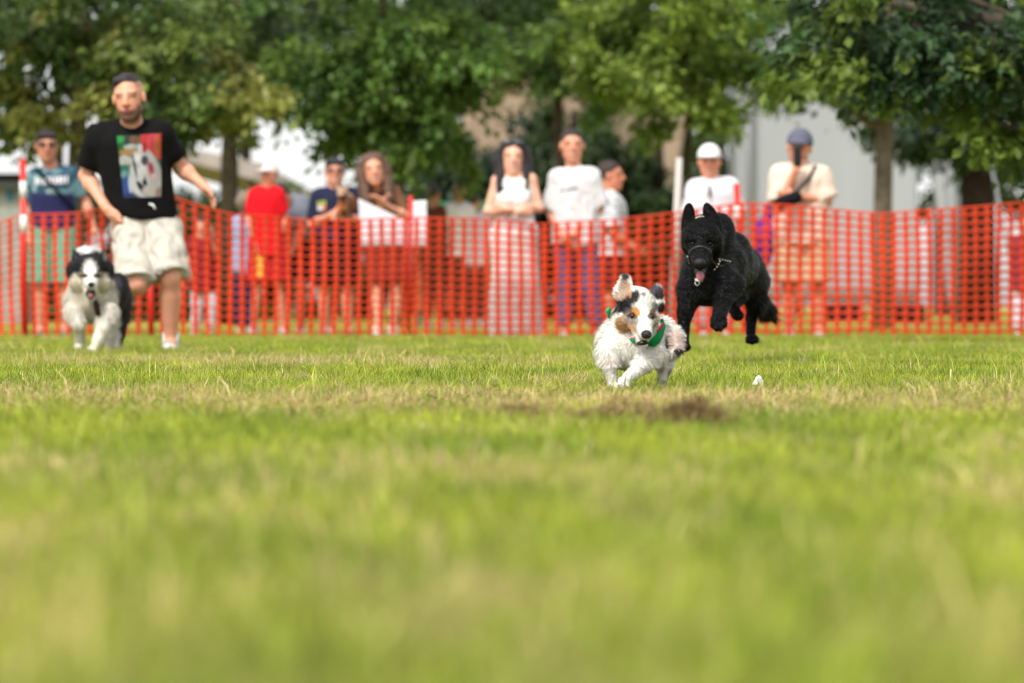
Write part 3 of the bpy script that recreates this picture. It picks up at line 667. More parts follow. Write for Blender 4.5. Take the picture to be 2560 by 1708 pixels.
def human(sp):
    s = sp['s']; dyb = sp.get('dy', 0); vox = sp.get('vox', .011); k = sp.get('k', 1.0)
    J = {}
    for n, v in sp['J'].items(): J[n] = P(v[0], v[1], s, dyb + (v[2] if len(v) > 2 else 0))
    ms_ = lerp(J['sL'], J['sR'], .5); shin = sp.get('shin', .16)
    for q in ('sL', 'sR'): J[q] = lerp(J[q], ms_, shin) - [0, 0, .012]
    fy = math.radians(sp.get('yaw', 0)); fwd = np.array([math.sin(fy), -math.cos(fy), 0]); rgt = np.array([math.cos(fy), math.sin(fy), 0])
    hip = lerp(J['hL'], J['hR'], .5); base = np.array([hip[0], hip[1], 0])
    if 'aL' in J: base[:2] = lerp(J['aL'], J['aR'], .5)[:2]
    root = thing('person', sp['label'], 'person', base, sp.get('group'))
    skin = lin(sp.get('skin', '#d9a88c')) * [1.0, .84, .78]
    # head
    hc = J['head']; hk = sp.get('hh', 66) * D * (F / s) / F / .235
    R = rotm(*sp.get('hrot', (0, 0, 0)))
    def h(x, y, z): return hc + R @ (np.array([x, y, z]) * hk)
    def he(c, r, **kw): return ell(h(*c), np.array(r) * hk, R, **kw)
    mid_sh = lerp(J['sL'], J['sR'], .5); nb = J.get('neck', mid_sh + [0, 0, .03])
    body = [he((0, .018, .03), (.076, .094, .086), k=.02), he((0, -.022, -.032), (.061, .066, .084), k=.03),
            cone(h(-.04, -.012, -.062), h(-.012, -.058, -.1), .028 * hk, .022 * hk, .02), cone(h(.04, -.012, -.062), h(.012, -.058, -.1), .028 * hk, .022 * hk, .02),
            cone(h(0, -.084, .012), h(0, -.106, -.028), .009 * hk, .0135 * hk, .012), cone(h(-.012, -.092, -.032), h(.012, -.092, -.032), .010 * hk, .010 * hk, .008),
            cone(h(-.04, -.066, .026), h(.04, -.066, .026), .014 * hk, .014 * hk, .012),
            cone(h(-.017, -.082, -.06), h(.017, -.082, -.06), .010 * hk, .010 * hk, .008), cone(h(-.015, -.08, -.072), h(.015, -.08, -.072), .009 * hk, .009 * hk, .008),
            he((-.032, -.094, .006), (.015, .011, .009), k=.01, sub=True), he((.032, -.094, .006), (.015, .011, .009), k=.01, sub=True),
            he((-.079, .012, -.008), (.010, .021, .033), k=.008), he((.079, .012, -.008), (.010, .021, .033), k=.008),
            cone(h(0, .022, -.07), nb, .055 * hk, .06 * k, .03)]
    w = sp.get('w', 1.0) * k
    tors = []
    for sd in ('L', 'R'):
        tors.append((lerp(J['s' + sd], mid_sh, .5) - [0, 0, .06], lerp(J['h' + sd], hip, .15), .090 * w, .088 * w))
    tors.append((mid_sh - [0, 0, .05], hip, .085 * w, .09 * w))
    belly = sp.get('belly', 0)
    for a, b, ra, rb in tors: body.append(cone(a, b, ra, rb, .06))
    for sd in ('L', 'R'):
        body.append(cone(J['s' + sd], lerp(J['s' + sd], mid_sh, .8) + [0, 0, .035], .054 * w, .045 * w, .05))
        body.append(cone(J['s' + sd], J['e' + sd], .052 * w, .040 * w, .03)); body.append(cone(J['e' + sd], J['w' + sd], .041 * w, .027 * w, .02))
        f = lerp(J['e' + sd], J['w' + sd], .28); body.append(ell(f, [.045 * w] * 3, k=.03))
        hd = sp.get('hand' + sd)
        d0 = unit(J['w' + sd] - J['e' + sd])
        if hd is None: body += hand_prims(J['w' + sd], d0, fwd - d0 * (fwd @ d0) * .9 + .01, (rgt if sd == 'L' else -rgt), k, .5)
        elif hd: body += hand_prims(J['w' + sd], *[np.array(q, float) if not np.isscalar(q) else q for q in hd[:3]], k, *(hd[3:] or (.5,)))
        if 'k' + sd in J:
            lw = w * (.8 if sp.get('bottom', {}).get('t') == 'trousers' else 1); body.append(cone(J['h' + sd] - [0, 0, .02], J['k' + sd], .085 * lw, .056 * lw, .05)); body.append(cone(J['k' + sd], J['a' + sd], .054 * lw, .037 * lw, .03))
            c = lerp(J['k' + sd], J['a' + sd], .3) - fwd * .02; body.append(cone(c, lerp(c, J['a' + sd], .5), .056 * lw, .038 * lw, .03))
            toe = J['a' + sd] + fwd * .1 * k - [0, 0, .05 * k]
            if not sp.get('nofeet' + sd): body.append(cone(J['a' + sd], toe, .038 * k, .032 * k, .02))
    V, Q = sculpt(body, vox)
    loc = (V - hc) @ R / hk
    c = np.tile(skin, (len(V), 1)); x, y, z = loc.T
    hm = (np.abs(z) < .2) & (np.linalg.norm(loc, axis=1) < .19) & (y < .05)
    def paint(m, colr, a=1.0):
        nonlocal c
        m = (m * hm * a)[:, None]; c = c * (1 - m) + np.asarray(colr) * m
    red = skin * [1.0, .62, .58]
    fr = sstep(.02, -.03, y)
    paint(np.exp(-(((np.abs(x) - .04) / .022) ** 2 + ((z + .03) / .028) ** 2)) * fr, red, .35)
    paint(np.exp(-(x / .02) ** 2 - ((z + .025) / .02) ** 2) * fr, red, .35)
    if sp.get('fade'): paint(sstep(.02, .05, z - .25 * y - .02) * sstep(-.06, -.03, y), lin('#4a3830'), sp['fade'])
    if sp.get('beard'):
        bd = np.clip(sstep(-.035, -.055, z + .018 * np.sin(np.clip(np.abs(x) / .065, 0, 1) * 3.14) - .012 * (np.abs(x) > .05)) * sstep(-.16, -.11, z) * sstep(.03, .0, y), 0, 1)
        paint(bd, lin('#3b2b25'), sp['beard'])
    paint((np.abs(x) < .024) * sstep(.013, .008, np.abs(z + .066)) * fr, lin('#b0605a'), .8)
    if sp.get('smile'): paint((np.abs(x) < .02) * sstep(.005, .003, np.abs(z + .066)) * fr, lin('#f1e6e0'), .9)
    e = sstep(.021, .015, np.abs(np.abs(x) - .033)) * sstep(.0095, .006, np.abs(z - .005)) * fr
    paint(e, lin('#4a3a34'), .6)
    paint(sstep(.028, .02, np.abs(np.abs(x) - .035)) * sstep(.008, .004, np.abs(z - .026 + .15 * (np.abs(x) - .035) ** 2 * 60)) * fr, lin(sp.get('brow', '#3a2a24')), .55)
    paint(np.exp(-((np.abs(x) - .033) / .022) ** 2 - ((z - .002) / .014) ** 2) * fr, skin * .6, .2)  # shade of the eye sockets, painted into the skin colour
    mesh_obj('body', V, Q, M_SKIN, root, c)
    # hair
    hr = sp.get('hair', {'c': '#2a211d'})
    if hr:
        hp = [he((0, .024, .036), (.083, .100, .090), k=.01, clip=[(h(0, -.07, hr.get('line', .072)), R @ np.array([0, -.62, -.78]))])]
        if hr.get('quiff'): hp = [he((-.004, .026, .044), (.078, .095, .084), k=.01, clip=[(h(0, -.06, .093), R @ np.array([0, -.7, -.7])), (h(0, 0, .062), R @ np.array([.28, .25, -1.0]))])] + [cone(h(-.045, -.035, .095), h(.0, -.035, .106), .022 * hk, .014 * hk, .03)]
        if hr.get('fringe'): hp += [cone(h(-.055, -.062, .07), h(.05, -.066, .075), .026 * hk, .024 * hk, .02)]
        if hr.get('bushy'): hp += [he((0, .03, .02), (.11, .115, .12), k=.03)]
        L = hr.get('long')
        if L:
            for sx in (-1, 1):
                hp += [cone(h(sx * .055, .0, .075), h(sx * .084, .012, -.03), .038 * hk, .040 * hk, .03), cone(h(sx * .084, .015, -.03), h(sx * .085, -.05, -L), .042 * hk, .034 * hk, .03), cone(h(sx * .08, .05, .0), h(sx * .09, .04, -L), .055 * hk, .045 * hk, .03)]
            hp += [cone(h(0, .07, .03), h(0, .075, -L), .06 * hk, .04 * hk, .03)]
        V, Q = sculpt(hp, vox * .9, .0045, 22); cc = lin(hr['c']) * (1 + .25 * noise3(V, 25, 3))[:, None]
        mesh_obj('hair', V, Q, M_HAIR, root, cc)
    cp = sp.get('cap')
    if cp:
        hp = [he((0, .02, .04), (.092, .106, .100), k=.012, clip=[(h(0, 0, .026), R @ np.array([0, -.25, -1.0]))]),
              he((0, -.108, .048), (.074, .058, .014), k=.012), ]
        V, Q = sculpt(hp, vox * .9, 0); mesh_obj('cap', V, Q, M_CLOTH, root, np.tile(lin(cp), (len(V), 1)))
    if sp.get('glasses'):
        y0, z0 = sp['glasses']
        g = [he((-.034, y0, z0), (.03, .012, .02), k=.006), he((.034, y0, z0), (.03, .012, .02), k=.006), cone(h(-.07, y0 + .03, z0 + .005), h(.07, y0 + .03, z0 + .005), .006 * hk, .006 * hk, .01), cone(h(-.07, y0 + .03, z0 + .005), h(-.078, y0 + .1, z0), .006 * hk, .006 * hk, .01), cone(h(.07, y0 + .03, z0 + .005), h(.078, y0 + .1, z0), .006 * hk, .006 * hk, .01)]
        V, Q = sculpt(g, .007); mesh_obj('sunglasses', V, Q, M_WET, root, np.tile(lin(sp.get('glass_c', '#141416')), (len(V), 1)))
    # upper clothing
    tp = sp.get('top'); parts = {}
    if tp:
        off = tp.get('off', .02); hem = J['hem'] if 'hem' in J else hip - [0, 0, .1]
        hn = tp.get('hemn', (0, 0, -1)); pr = []; hc_ = [(hem, hn)]
        for a, b, ra, rb in tors: pr.append(cone(a, lerp(a, b, 1.25), ra + off, rb + off * tp.get('flare', 1.5), .06, clip=hc_))
        if belly: pr.append(ell(lerp(mid_sh, hip, .75) + fwd * belly, [.13 * w, .1, .16], k=.06, clip=hc_))
        if tp.get('bust'):
            for sd in (-1, 1): pr.append(ell(lerp(mid_sh, hip, .38) + fwd * .085 + rgt * sd * .07, [.065, .055, .065], k=.04))
        for sd in ('L', 'R'):
            S, E, Wr = J['s' + sd], J['e' + sd], J['w' + sd]
            if tp.get('sleeve', .6) > 0:
                pr.append(cone(S, lerp(S, mid_sh, .7) + [0, 0, .045], .060 * w + off * .3, .045 * w + off * .3, .06))
                f = min(tp['sleeve'], 1) if 'sleeve' in tp else .6; e_ = lerp(S, E, f); dr = unit(E - S)
                pr.append(cone(S, e_ + dr * .05, .066 * w + off * .5, tp.get('cuff', .062) * w + off * .5, .05, clip=[(e_, dr)]))
            else: pr.append(cone(S * .45 + mid_sh * .55 + [0, 0, .03], S * .5 + mid_sh * .5 - [0, 0, .1], .05, .09, .03))
        V, Q = sculpt(pr, vox, tp.get('wr', .004), tp.get('wf', 7), sp.get('seed', 1))
        cc = tp['c'](V, J) if callable(tp['c']) else np.tile(lin(tp['c']), (len(V), 1))
        o = mesh_obj(tp.get('name', 'shirt'), V, Q, M_CLOTH, root, cc); parts['top'] = (o, V, Q)
    bt = sp.get('bottom')
    if bt:
        off = bt.get('off', .015); pr = []; ty = bt['t']
        wz = J.get('waist', hip + [0, 0, .09])
        o2 = min(off, .012); pr.append(cone(J['hL'] + [0, 0, .02], J['hR'] + [0, 0, .02], .086 * w + o2, .086 * w + o2, .04)); pr.append(cone(lerp(J['hL'], hip, .4), wz, .085 * w, .08 * w + o2, .05))
        if ty == 'skirt':
            z0 = J['skirt']; hw = bt.get('hw', .16)
            pr.append(ell(hip, [.19 * w, .15 * w, .18], k=.06))
            for sd in (-1, 1):
                pr.append(cone(hip + rgt * .085 * sd, np.array([z0[0], z0[1], z0[2] - .06]) + rgt * hw * sd * .7, .12 * w, .125, .08, clip=[(z0, (0, 0, -1))]))
            pr.append(cone(hip, np.array([z0[0], z0[1], z0[2] - .06]), .13, .15, .08, clip=[(z0, (0, 0, -1))]))
        else:
            f = bt.get('f', 1.0)
            for sd in ('L', 'R'):
                Hh, K, A = J['h' + sd], J['k' + sd], J['a' + sd]
                if f <= 1: 
                    e_ = lerp(Hh, K, f); dr = unit(K - Hh); pr.append(cone(Hh, e_ + dr * .05, .088 * w + off, bt.get('cuff', .08) * w + off, .02, clip=[(e_, dr)]))
                else:
                    e_ = lerp(K, A, f - 1); dr = unit(A - K); pr.append(cone(Hh, K, .088 * w + off, .062 * w + off, .02)); pr.append(cone(K, e_ + dr * .05, .062 * w + off, bt.get('cuff', .052) * w + off, .03, clip=[(e_, dr)]))
        V, Q = sculpt(pr, vox, bt.get('wr', .005), bt.get('wf', 7), sp.get('seed', 1) + 3)
        cc = bt['c'](V, J) if callable(bt['c']) else np.tile(lin(bt['c']), (len(V), 1))
        o = mesh_obj(bt.get('name', {'skirt': 'skirt'}.get(ty, 'trousers')), V, Q, M_CLOTH, root, cc); parts['bottom'] = (o, V, Q)
    sh = sp.get('shoe', '#d8d6d6')
    if sh and 'aL' in J:
        for sd in ('L', 'R'):
            if sp.get('nofeet' + sd): continue
            A = J['a' + sd]; fl = [(np.array([0, 0, A[2] - .088 * k]), (0, 0, -1))]
            V, Q = sculpt([cone(A - [0, 0, .045 * k] - fwd * .03 * k, A - [0, 0, .055 * k] + fwd * .15 * k, .048 * k, .04 * k, .02, clip=fl), cone(A, A - [0, 0, .04 * k], .045 * k, .046 * k, .02)], vox * .8)
            zz = (V[:, 2] < A[2] - .068 * k)[:, None]
            so = mesh_obj('shoe', V, Q, M_SHOE, root, np.where(zz, lin('#e8e8e8'), lin(sh)))
    return root, J, parts, dict(h=h, R=R, hk=hk, s=s, dy=dyb, fwd=fwd)

def decal(name, part, s, pts, nu, nv, colfn, off=.004, matl=None, thick=None):
    """a thin print laid on the front of a sculpted garment: pts = 4 corner pixels TL TR BR BL"""
    o, V, Q = part
    bvh = BVHTree.FromPolygons([tuple(v) for v in V], [tuple(int(i) for i in q) for q in Q])
    pts = np.array(pts, float); out = []; uv = []
    for j in range(nv + 1):
        for i in range(nu + 1):
            u, v = i / nu, j / nv
            p = pts[0] * (1-u) * (1-v) + pts[1] * u * (1-v) + pts[2] * u * v + pts[3] * (1-u) * v
            a = P(p[0], p[1], s); org = np.array([0, 0, CAMH]); d = unit(a - org)
            st = org + d * (np.linalg.norm(a - org) - 1.5)
            hit = bvh.ray_cast(Vector(st), Vector(d), 4)
            out.append(np.array(hit[0]) - d * off if hit[0] is not None else None); uv.append((u, v))
    good = [q for q in out if q is not None]
    if not good: return None
    out = [q if q is not None else good[0] * np.nan for q in out]
    W = np.array(out); ok = ~np.isnan(W).any(1)
    a = (np.arange(nv)[:, None] * (nu + 1) + np.arange(nu)[None]).ravel()
    Qs = np.stack([a, a + nu + 1, a + nu + 2, a + 1], 1); Qs = Qs[ok[Qs].all(1)]
    W[~ok] = good[0]
    c = colfn(np.array(uv)); keep = np.ones(len(W), bool)
    if c.shape[1] == 4: Qs = Qs[(c[Qs, 3] > .5).all(1)]; c = c[:, :3]
    used = np.unique(Qs); re = np.zeros(len(W), int); re[used] = np.arange(len(used))
    ob = mesh_obj(name, W[used], re[Qs], matl or M_PRINT, o.parent, c[used])
    ob.parent = o; ob.matrix_parent_inverse = Matrix.Identity(4)
    return ob

def strap(name, pts, wdt, th, color, parent, matl=None):
    V, fs = tube(pts, [wdt] * len(pts), 8)
    return mesh_obj(name, V, fs, matl or M_CLOTH, parent, np.tile(lin(color), (len(V), 1)))

def glyphs(n, seed, colr):
    """row of short upright marks standing for lettering too blurred to read"""
    r = np.random.default_rng(seed); edges = np.sort(r.uniform(0, 1, n - 1)); ws = np.diff(np.concatenate([[0], edges, [1]]))
    hs = r.uniform(.55, 1, n)
    def fn(uv):
        c = np.zeros((len(uv), 4)); c[:, :3] = colr; k = np.clip((uv[:, 0] * n).astype(int), 0, n - 1); f = uv[:, 0] * n - k
        c[:, 3] = (f < .78) & (np.abs(uv[:, 1] - .5) < hs[k] * .5); return c
    return fn

def paint_print(uv):
    """the shirt's colour print: a laughing grey-white dog in a dark harness, red cloth above it, green and ochre to the left"""
    u, v = uv.T; n = len(u); p3 = np.stack([u, v, 0 * u], 1)
    c = np.tile(lin('#3b4a3c'), (n, 1))
    def put(m, h, a=1.0):
        nonlocal c
        m = (np.clip(m, 0, 1) * a)[:, None]; c = c * (1 - m) + lin(h) * m
    def blob(x, y, rx, ry, e=.25, rot=0):
        ca, sa = math.cos(rot), math.sin(rot); dx, dy = u - x, v - y; X = (dx * ca + dy * sa) / rx; Y = (-dx * sa + dy * ca) / ry
        return sstep(1 + e, 1 - e, np.sqrt(X * X + Y * Y) + .12 * noise3(p3, 5, 9))
    put(sstep(.0, .5, noise3(p3, 7, 2)) * (v < .35), '#2a5a34'); put(blob(.06, .05, .1, .08), '#2f9a45'); put(blob(.1, .18, .14, .07), '#1f6a30'); put(blob(.3, .08, .15, .06), '#38404a')
    put(blob(.4, .08, .12, .07), '#7a5a3a'); put(blob(.3, .19, .16, .05), '#b9bdb8'); put(blob(.3, .27, .32, .05), '#b9893c'); put(blob(.12, .4, .16, .09), '#c9c6c2'); put(blob(.1, .55, .14, .09), '#2f7a66')
    put(blob(.08, .62, .1, .06), '#6aa898'); put(blob(.15, .85, .16, .22), '#2a4f9a'); put(blob(.2, .8, .04, .16), '#b4c2d8'); put(blob(.18, .97, .2, .05), '#2a3f6a')
    put(((u > .53) & (v < .40)).astype(float) * sstep(.52, .38, v + .3 * (.62 - u) * (u < .72)), '#c81f22'); put(blob(.78, .1, .08, .2), '#d8305a', .7); put(blob(.9, .2, .08, .18, .4), '#d88a2a', .45); put(blob(.7, .2, .05, .14), '#e84a3a', .7); put(blob(.62, .22, .04, .08), '#8a1518', .6)
    put(blob(.5, .22, .06, .07), '#c9c6cf')
    put(blob(.62, .68, .40, .38, .1), '#c4c2c0'); put(blob(.45, .42, .2, .16), '#cfcdcb'); put(blob(.85, .7, .16, .3), '#b9b6b2'); put(blob(.35, .75, .16, .2), '#c8c6c3')
    put(blob(.57, .74, .05, .3, .2, -.45), '#20242e'); put(blob(.35, .48, .03, .2, .2, -.2), '#2a2e38'); put(blob(.5, .86, .06, .18, .2, -.9), '#282c36'); put(blob(.6, .88, .1, .05), '#30343c')
    put(blob(.6, .42, .09, .085), '#4a4d5a'); put(blob(.42, .38, .08, .06), '#e2e0de'); put(blob(.74, .57, .09, .13, .2, -.4), '#c8747c'); put(blob(.75, .55, .04, .09, .2, -.4), '#8a3d48'); put(blob(.8, .68, .07, .05), '#d9a6a8')
    put(blob(.5, .6, .1, .12), '#d2d0ce'); put(blob(.8, .9, .3, .1), '#bdb6ae'); put(blob(.95, .95, .1, .1), '#a58a7c')
    g = c.mean(1, keepdims=True); return (g + (c - g) * .85) * .62

def camo(V, J):
    n = noise3(V, 5, 21); n2 = noise3(V, 9, 22)
    c = np.where(n[:, None] > .1, lin('#5d7f86'), lin('#2f4a5c')); c = np.where(n2[:, None] > .45, lin('#8aa6a0'), c)
    low = sstep(.02, -.02, V[:, 2] - P(115, 445, 285)[2])[:, None] * (V[:, 0] > P(72, 0, 285)[0])[:, None] * (V[:, 0] < P(170, 0, 285)[0])[:, None]
    return c * (1 - low) + lin('#26264d') * low

def stripes(V, J):
    t = np.sin(V[:, 2] * 6.283 / .028)[:, None]; return np.where(t > .2, lin('#8f949c'), lin('#dcdcde'))

def build_people():
    # the running man
    S4 = lambda x, y, dy=0: ((180 + x / 2.119) / D, (160 + y / 2.119) / D, dy)
    root, J, parts, inf = human(dict(s=422, vox=.0065, label='running man in black printed T-shirt and pale shorts beside the fluffy dog', skin='#d8a58c', beard=.85, brow='#33241e', fade=.6,
        J=dict(head=S4(300, 178, -.12), neck=S4(314, 296, -.05), sL=S4(140, 374, .0), sR=S4(474, 364, -.02), eL=S4(75, 592, .12), wL=S4(170, 745, -.06), eR=S4(575, 548, .1), wR=S4(688, 638, .02),
               hL=S4(298, 850, .03), hR=S4(466, 838, .03), kL=S4(338, 1165, -.2), kR=S4(520, 1130, -.14), aL=S4(345, 1130, .22), aR=S4(523, 1470, -.02), hem=S4(375, 800), waist=S4(395, 790, .02)),
        hh=103, hrot=(-6, 6, -5), w=1.08, shin=.05, handL=((.55, -.35, -.75), (.75, -.45, -.1), (.5, .3, -.2), .8), handR=((.6, -.25, -.75), (.3, -.9, .2), (-.2, .2, -.9), .9), nofeetL=True, belly=.02,
        hair=dict(c='#2b2225', quiff=True, line=.1), top=dict(c='#0d0c0e', off=.022, sleeve=.72, cuff=.068, flare=1.3, wr=.006, wf=5, hemn=(-.1, 0, -1), name='shirt'),
        bottom=dict(t='shorts', c='#bdb7ac', f=.99, off=.022, cuff=.086, wr=.020, wf=5.5, name='shorts'), shoe='#e2e2e6'))
    S3 = lambda x, y: ((250 + x / 3.922) / D, (170 + y / 3.922) / D)
    decal('shirt_print', parts['top'], 422, [S3(165, 668), S3(602, 640), S3(600, 1262), S3(232, 1276)], 56, 78, paint_print)
    a = J['aR']; mesh_obj('sock', *tube([a - [0, 0, .03], a + [0, 0, .02], a + [0, 0, .055]], [.054, .05, .05], 14), mat('sock_white', lin('#eeeeee'), rough=.9), root)
    w0 = P(*S4(410, 742)[:2], 422, -.16); mesh_obj('drawstring', *tube([w0, w0 + [.02, -.01, -.004], w0 + [.035, -.01, -.03]], [.006, .006, .006], 6), mat('sock_white'), root)
    # camo shirt man at the left post
    root, J, parts, inf = human(dict(s=285, label='man in camouflage and navy T-shirt with black strap by the striped post', skin='#c8957c', brow='#2a201c',
        J=dict(head=(107, 335, -.05), sL=(75, 405), sR=(172, 400), eL=(62, 475, .03), wL=(68, 545, -.03), eR=(196, 462, .03), wR=(215, 525, -.05), hL=(98, 525), hR=(146, 525), kL=(92, 650, -.02), kR=(150, 650, -.02), aL=(92, 757), aR=(152, 757), hem=(120, 522)),
        hh=72, hrot=(8, 0, 0), glasses=(-.1, .008), hair=dict(c='#241b1a', fringe=True), top=dict(c=camo, off=.03, sleeve=.8), bottom=dict(t='shorts', c='#5fa58c', f=1.0, off=.03, name='shorts'), shoe='#6a7078', seed=4, beard=.2))
    decal('lettering', parts['top'], 285, [(80, 403), (158, 400), (158, 424), (80, 430)], 60, 6, glyphs(9, 3, lin('#dcd9dc')))
    p = [P(82, 385, 285, -.1), P(100, 405, 285, -.17), P(140, 447, 285, -.18), P(172, 482, 285, -.13)]; strap('strap', p, .013, 0, '#0f0f12', root)
    # child at the fence with pale trousers, behind the runner
    human(dict(s=277, k=.68, w=.95, label='small child in maroon top and pale trousers behind the net, near the runner', skin='#c8957c', J=dict(head=(462, 522), sL=(440, 558), sR=(486, 556), eL=(432, 595), wL=(436, 628, -.05), eR=(492, 585), wR=(490, 545, -.1), hL=(452, 640), hR=(476, 640), kL=(452, 700), kR=(485, 695), aL=(448, 757), aR=(482, 758)), hh=46, hair=dict(c='#3a2a22'),
        top=dict(c='#7c2028', sleeve=.6, off=.02), bottom=dict(t='trousers', c='#c9c6cc', f=1.9, off=.012), shoe='#d8d6e0', seed=6))
    # child with bushy hair seen from the back
    human(dict(s=270, k=.8, label='child with bushy light brown hair seen from behind, pale blue shirt', yaw=180, skin='#c8957c', J=dict(head=(564, 468), sL=(540, 512), sR=(590, 512), eL=(534, 560), wL=(536, 605), eR=(596, 560), wR=(594, 600), hL=(553, 600), hR=(578, 600), kL=(552, 680), kR=(576, 680), aL=(552, 755), aR=(576, 755)), hh=50, hrot=(180, 0, 0), hair=dict(c='#7a6a58', bushy=True),
        top=dict(c='#8f9fbb', sleeve=.6), bottom=dict(t='trousers', c='#23263f', f=1.9), shoe='#b9a79a', seed=7))
    # red shirt youngster
    human(dict(s=276, k=.82, w=.92, label='youngster in bright red shirt and red shorts with a pale cap', skin='#c98f75', J=dict(head=(617, 402), sL=(583, 446), sR=(640, 444), eL=(572, 500), wL=(585, 555, -.08), eR=(655, 500), wR=(640, 555, -.05), hL=(596, 560), hR=(628, 560), kL=(590, 655, -.05), kR=(638, 650), aL=(582, 752, -.05), aR=(650, 754)), hh=50, hrot=(-40, 0, 5), cap='#d9c8c4', hair=dict(c='#5a3d2c'),
        top=dict(c='#d81420', sleeve=.8, off=.03), bottom=dict(t='shorts', c=lambda V, J: np.where(((V[:, 0] > P(592, 0, 276)[0]) & (V[:, 0] < P(606, 0, 276)[0]) & (V[:, 2] > P(0, 640, 276)[2]))[:, None], lin('#d8a440'), lin('#b8202a')), f=.95, off=.04, name='shorts'), shoe='#b6a8cc', seed=8))
    # bending person in grey
    human(dict(s=272, label='person in grey T-shirt bending forward over the net', skin='#b98068', J=dict(head=(645, 452, -.2), neck=(660, 468, -.1), sL=(652, 482, -.12), sR=(694, 462, .02), eL=(640, 520, -.25), wL=(634, 560, -.2), eR=(690, 530, -.1), wR=(670, 575, -.2), hL=(698, 540, .15), hR=(734, 540, .15), kL=(690, 650), kR=(738, 645), aL=(690, 752, .1), aR=(752, 752, .1), hem=(716, 545, .15)), hh=56, hrot=(-50, 45, 0), hair=dict(c='#33261f'),
        top=dict(c='#777b86', sleeve=.8, off=.03), bottom=dict(t='shorts', c='#1d1a1e', f=.95, off=.03, name='shorts'), shoe='#cfd2d8', seed=9))
    # navy polo
    root, J, parts, inf = human(dict(s=283, k=.94, label='young man in navy polo shirt holding a small tan dog', skin='#cf9a80', J=dict(head=(768, 394), sL=(727, 450), sR=(812, 446), eL=(716, 515), wL=(765, 490, -.22), eR=(826, 505), wR=(790, 503, -.24), hL=(748, 545), hR=(790, 545), kL=(745, 655), kR=(795, 655), aL=(742, 756), aR=(800, 756), hem=(768, 552)), hh=64, hrot=(4, -4, 0), hair=dict(c='#26202a', fringe=True), glasses=(-.1, .006), glass_c='#5a4640',
        handL=((.9, -.3, .3), (0, 0, 1), (0, 1, 0), .8), handR=((-.9, -.3, .2), (0, 0, 1), (0, 1, 0), .8), smile=True,
        top=dict(c='#23263e', sleeve=.85, off=.025, name='polo_shirt'), bottom=dict(t='shorts', c='#191418', f=1.0, off=.03, name='shorts'), shoe='#5a4a50', seed=10))
    decal('emblem', parts['top'], 283, [(727, 462), (748, 460), (748, 482), (729, 484)], 10, 10, lambda uv: np.where((uv[:, 1] < .45)[:, None], lin('#8d9a3a'), np.where((uv[:, 0] > .6)[:, None], lin('#b7683a'), lin('#c9b9c4'))))
    # long-haired woman leaning on the white sheet
    human(dict(s=287, k=.98, w=.92, label='woman with long brown hair in brown top, leaning over the white sheet', skin='#dba88f', J=dict(head=(857, 388, -.12), sL=(838, 447), sR=(906, 438), eL=(842, 500, -.05), wL=(872, 478, -.25), eR=(935, 498, -.1), wR=(882, 468, -.28), hL=(862, 555, .1), hR=(912, 555, .1), kL=(868, 655, .05), kR=(908, 655, .05), aL=(868, 754), aR=(902, 754), hem=(886, 552)), hh=72, hrot=(6, 2, -8), hair=dict(c='#5f4434', long=.24), smile=True,
        handL=((.4, -.2, .8), (-.3, -.9, 0), (.8, 0, .2), .9), handR=((-.6, -.4, .5), (0, -.8, .3), (-.3, .5, -.3), .9),
        top=dict(c='#6b4a34', sleeve=.85, off=.02, bust=True, name='blouse'), bottom=dict(t='shorts', c='#7a2c22', f=.95, off=.03, name='shorts'), shoe='#dcd4da', seed=11))
    # woman in white
    root, J, parts, inf = human(dict(s=296, w=.86, label='dark haired woman in long white dress with arms crossed', skin='#e3b8a2', J=dict(head=(1177, 361), sL=(1134, 412), sR=(1226, 408), eL=(1119, 484, -.02), wL=(1186, 486, -.2), eR=(1238, 478, -.02), wR=(1168, 480, -.22), hL=(1156, 535), hR=(1204, 535), skirt=(1188, 777), hem=(1180, 520), waist=(1180, 498)), hh=78, hrot=(2, 0, 0), hair=dict(c='#1c1417', long=.23, line=.08), glasses=(-.07, .1), glass_c='#4a4a52', smile=True,
        handL=((.9, -.2, .15), (0, -.2, 1), (0, 1, 0), .5), handR=((-.9, .1, .1), (0, -.2, 1), (0, 1, 0), .5),
        top=dict(c='#d9d7d6', sleeve=0, off=.014, bust=True, wr=.003, name='sleeveless_top'), bottom=dict(t='skirt', c='#d6d3d2', off=.012, hw=.17, wr=.012, wf=3.2), shoe=None, seed=12))
    # white tee man
    root, J, parts, inf = human(dict(s=294, label='smiling man in plain white T-shirt with small chest lettering and blue jeans', skin='#d69f86', J=dict(head=(1313, 334), sL=(1276, 406), sR=(1362, 404), eL=(1264, 485, .02), wL=(1288, 540, -.15), eR=(1376, 478, .02), wR=(1316, 538, -.17), hL=(1294, 555), hR=(1346, 555), kL=(1296, 660), kR=(1356, 660), aL=(1296, 757), aR=(1368, 757), hem=(1320, 562)), hh=76, hrot=(3, 0, 0), hair=dict(c='#2d2220'), smile=True,
        handL=((.6, -.2, -.7), (.3, -.9, 0), (.6, .4, .2), .5), handR=((-.7, -.2, -.6), (-.3, -.9, 0), (-.6, .4, .2), .5),
        top=dict(c='#d2d2d4', sleeve=.95, cuff=.085, off=.03, wr=.007, flare=1.5), bottom=dict(t='trousers', c='#4a5d84', f=1.9), shoe='#d0d0d4', seed=13))
    decal('lettering', parts['top'], 294, [(1288, 432), (1326, 427), (1326, 437), (1288, 443)], 44, 5, glyphs(7, 5, lin('#3c4374')))
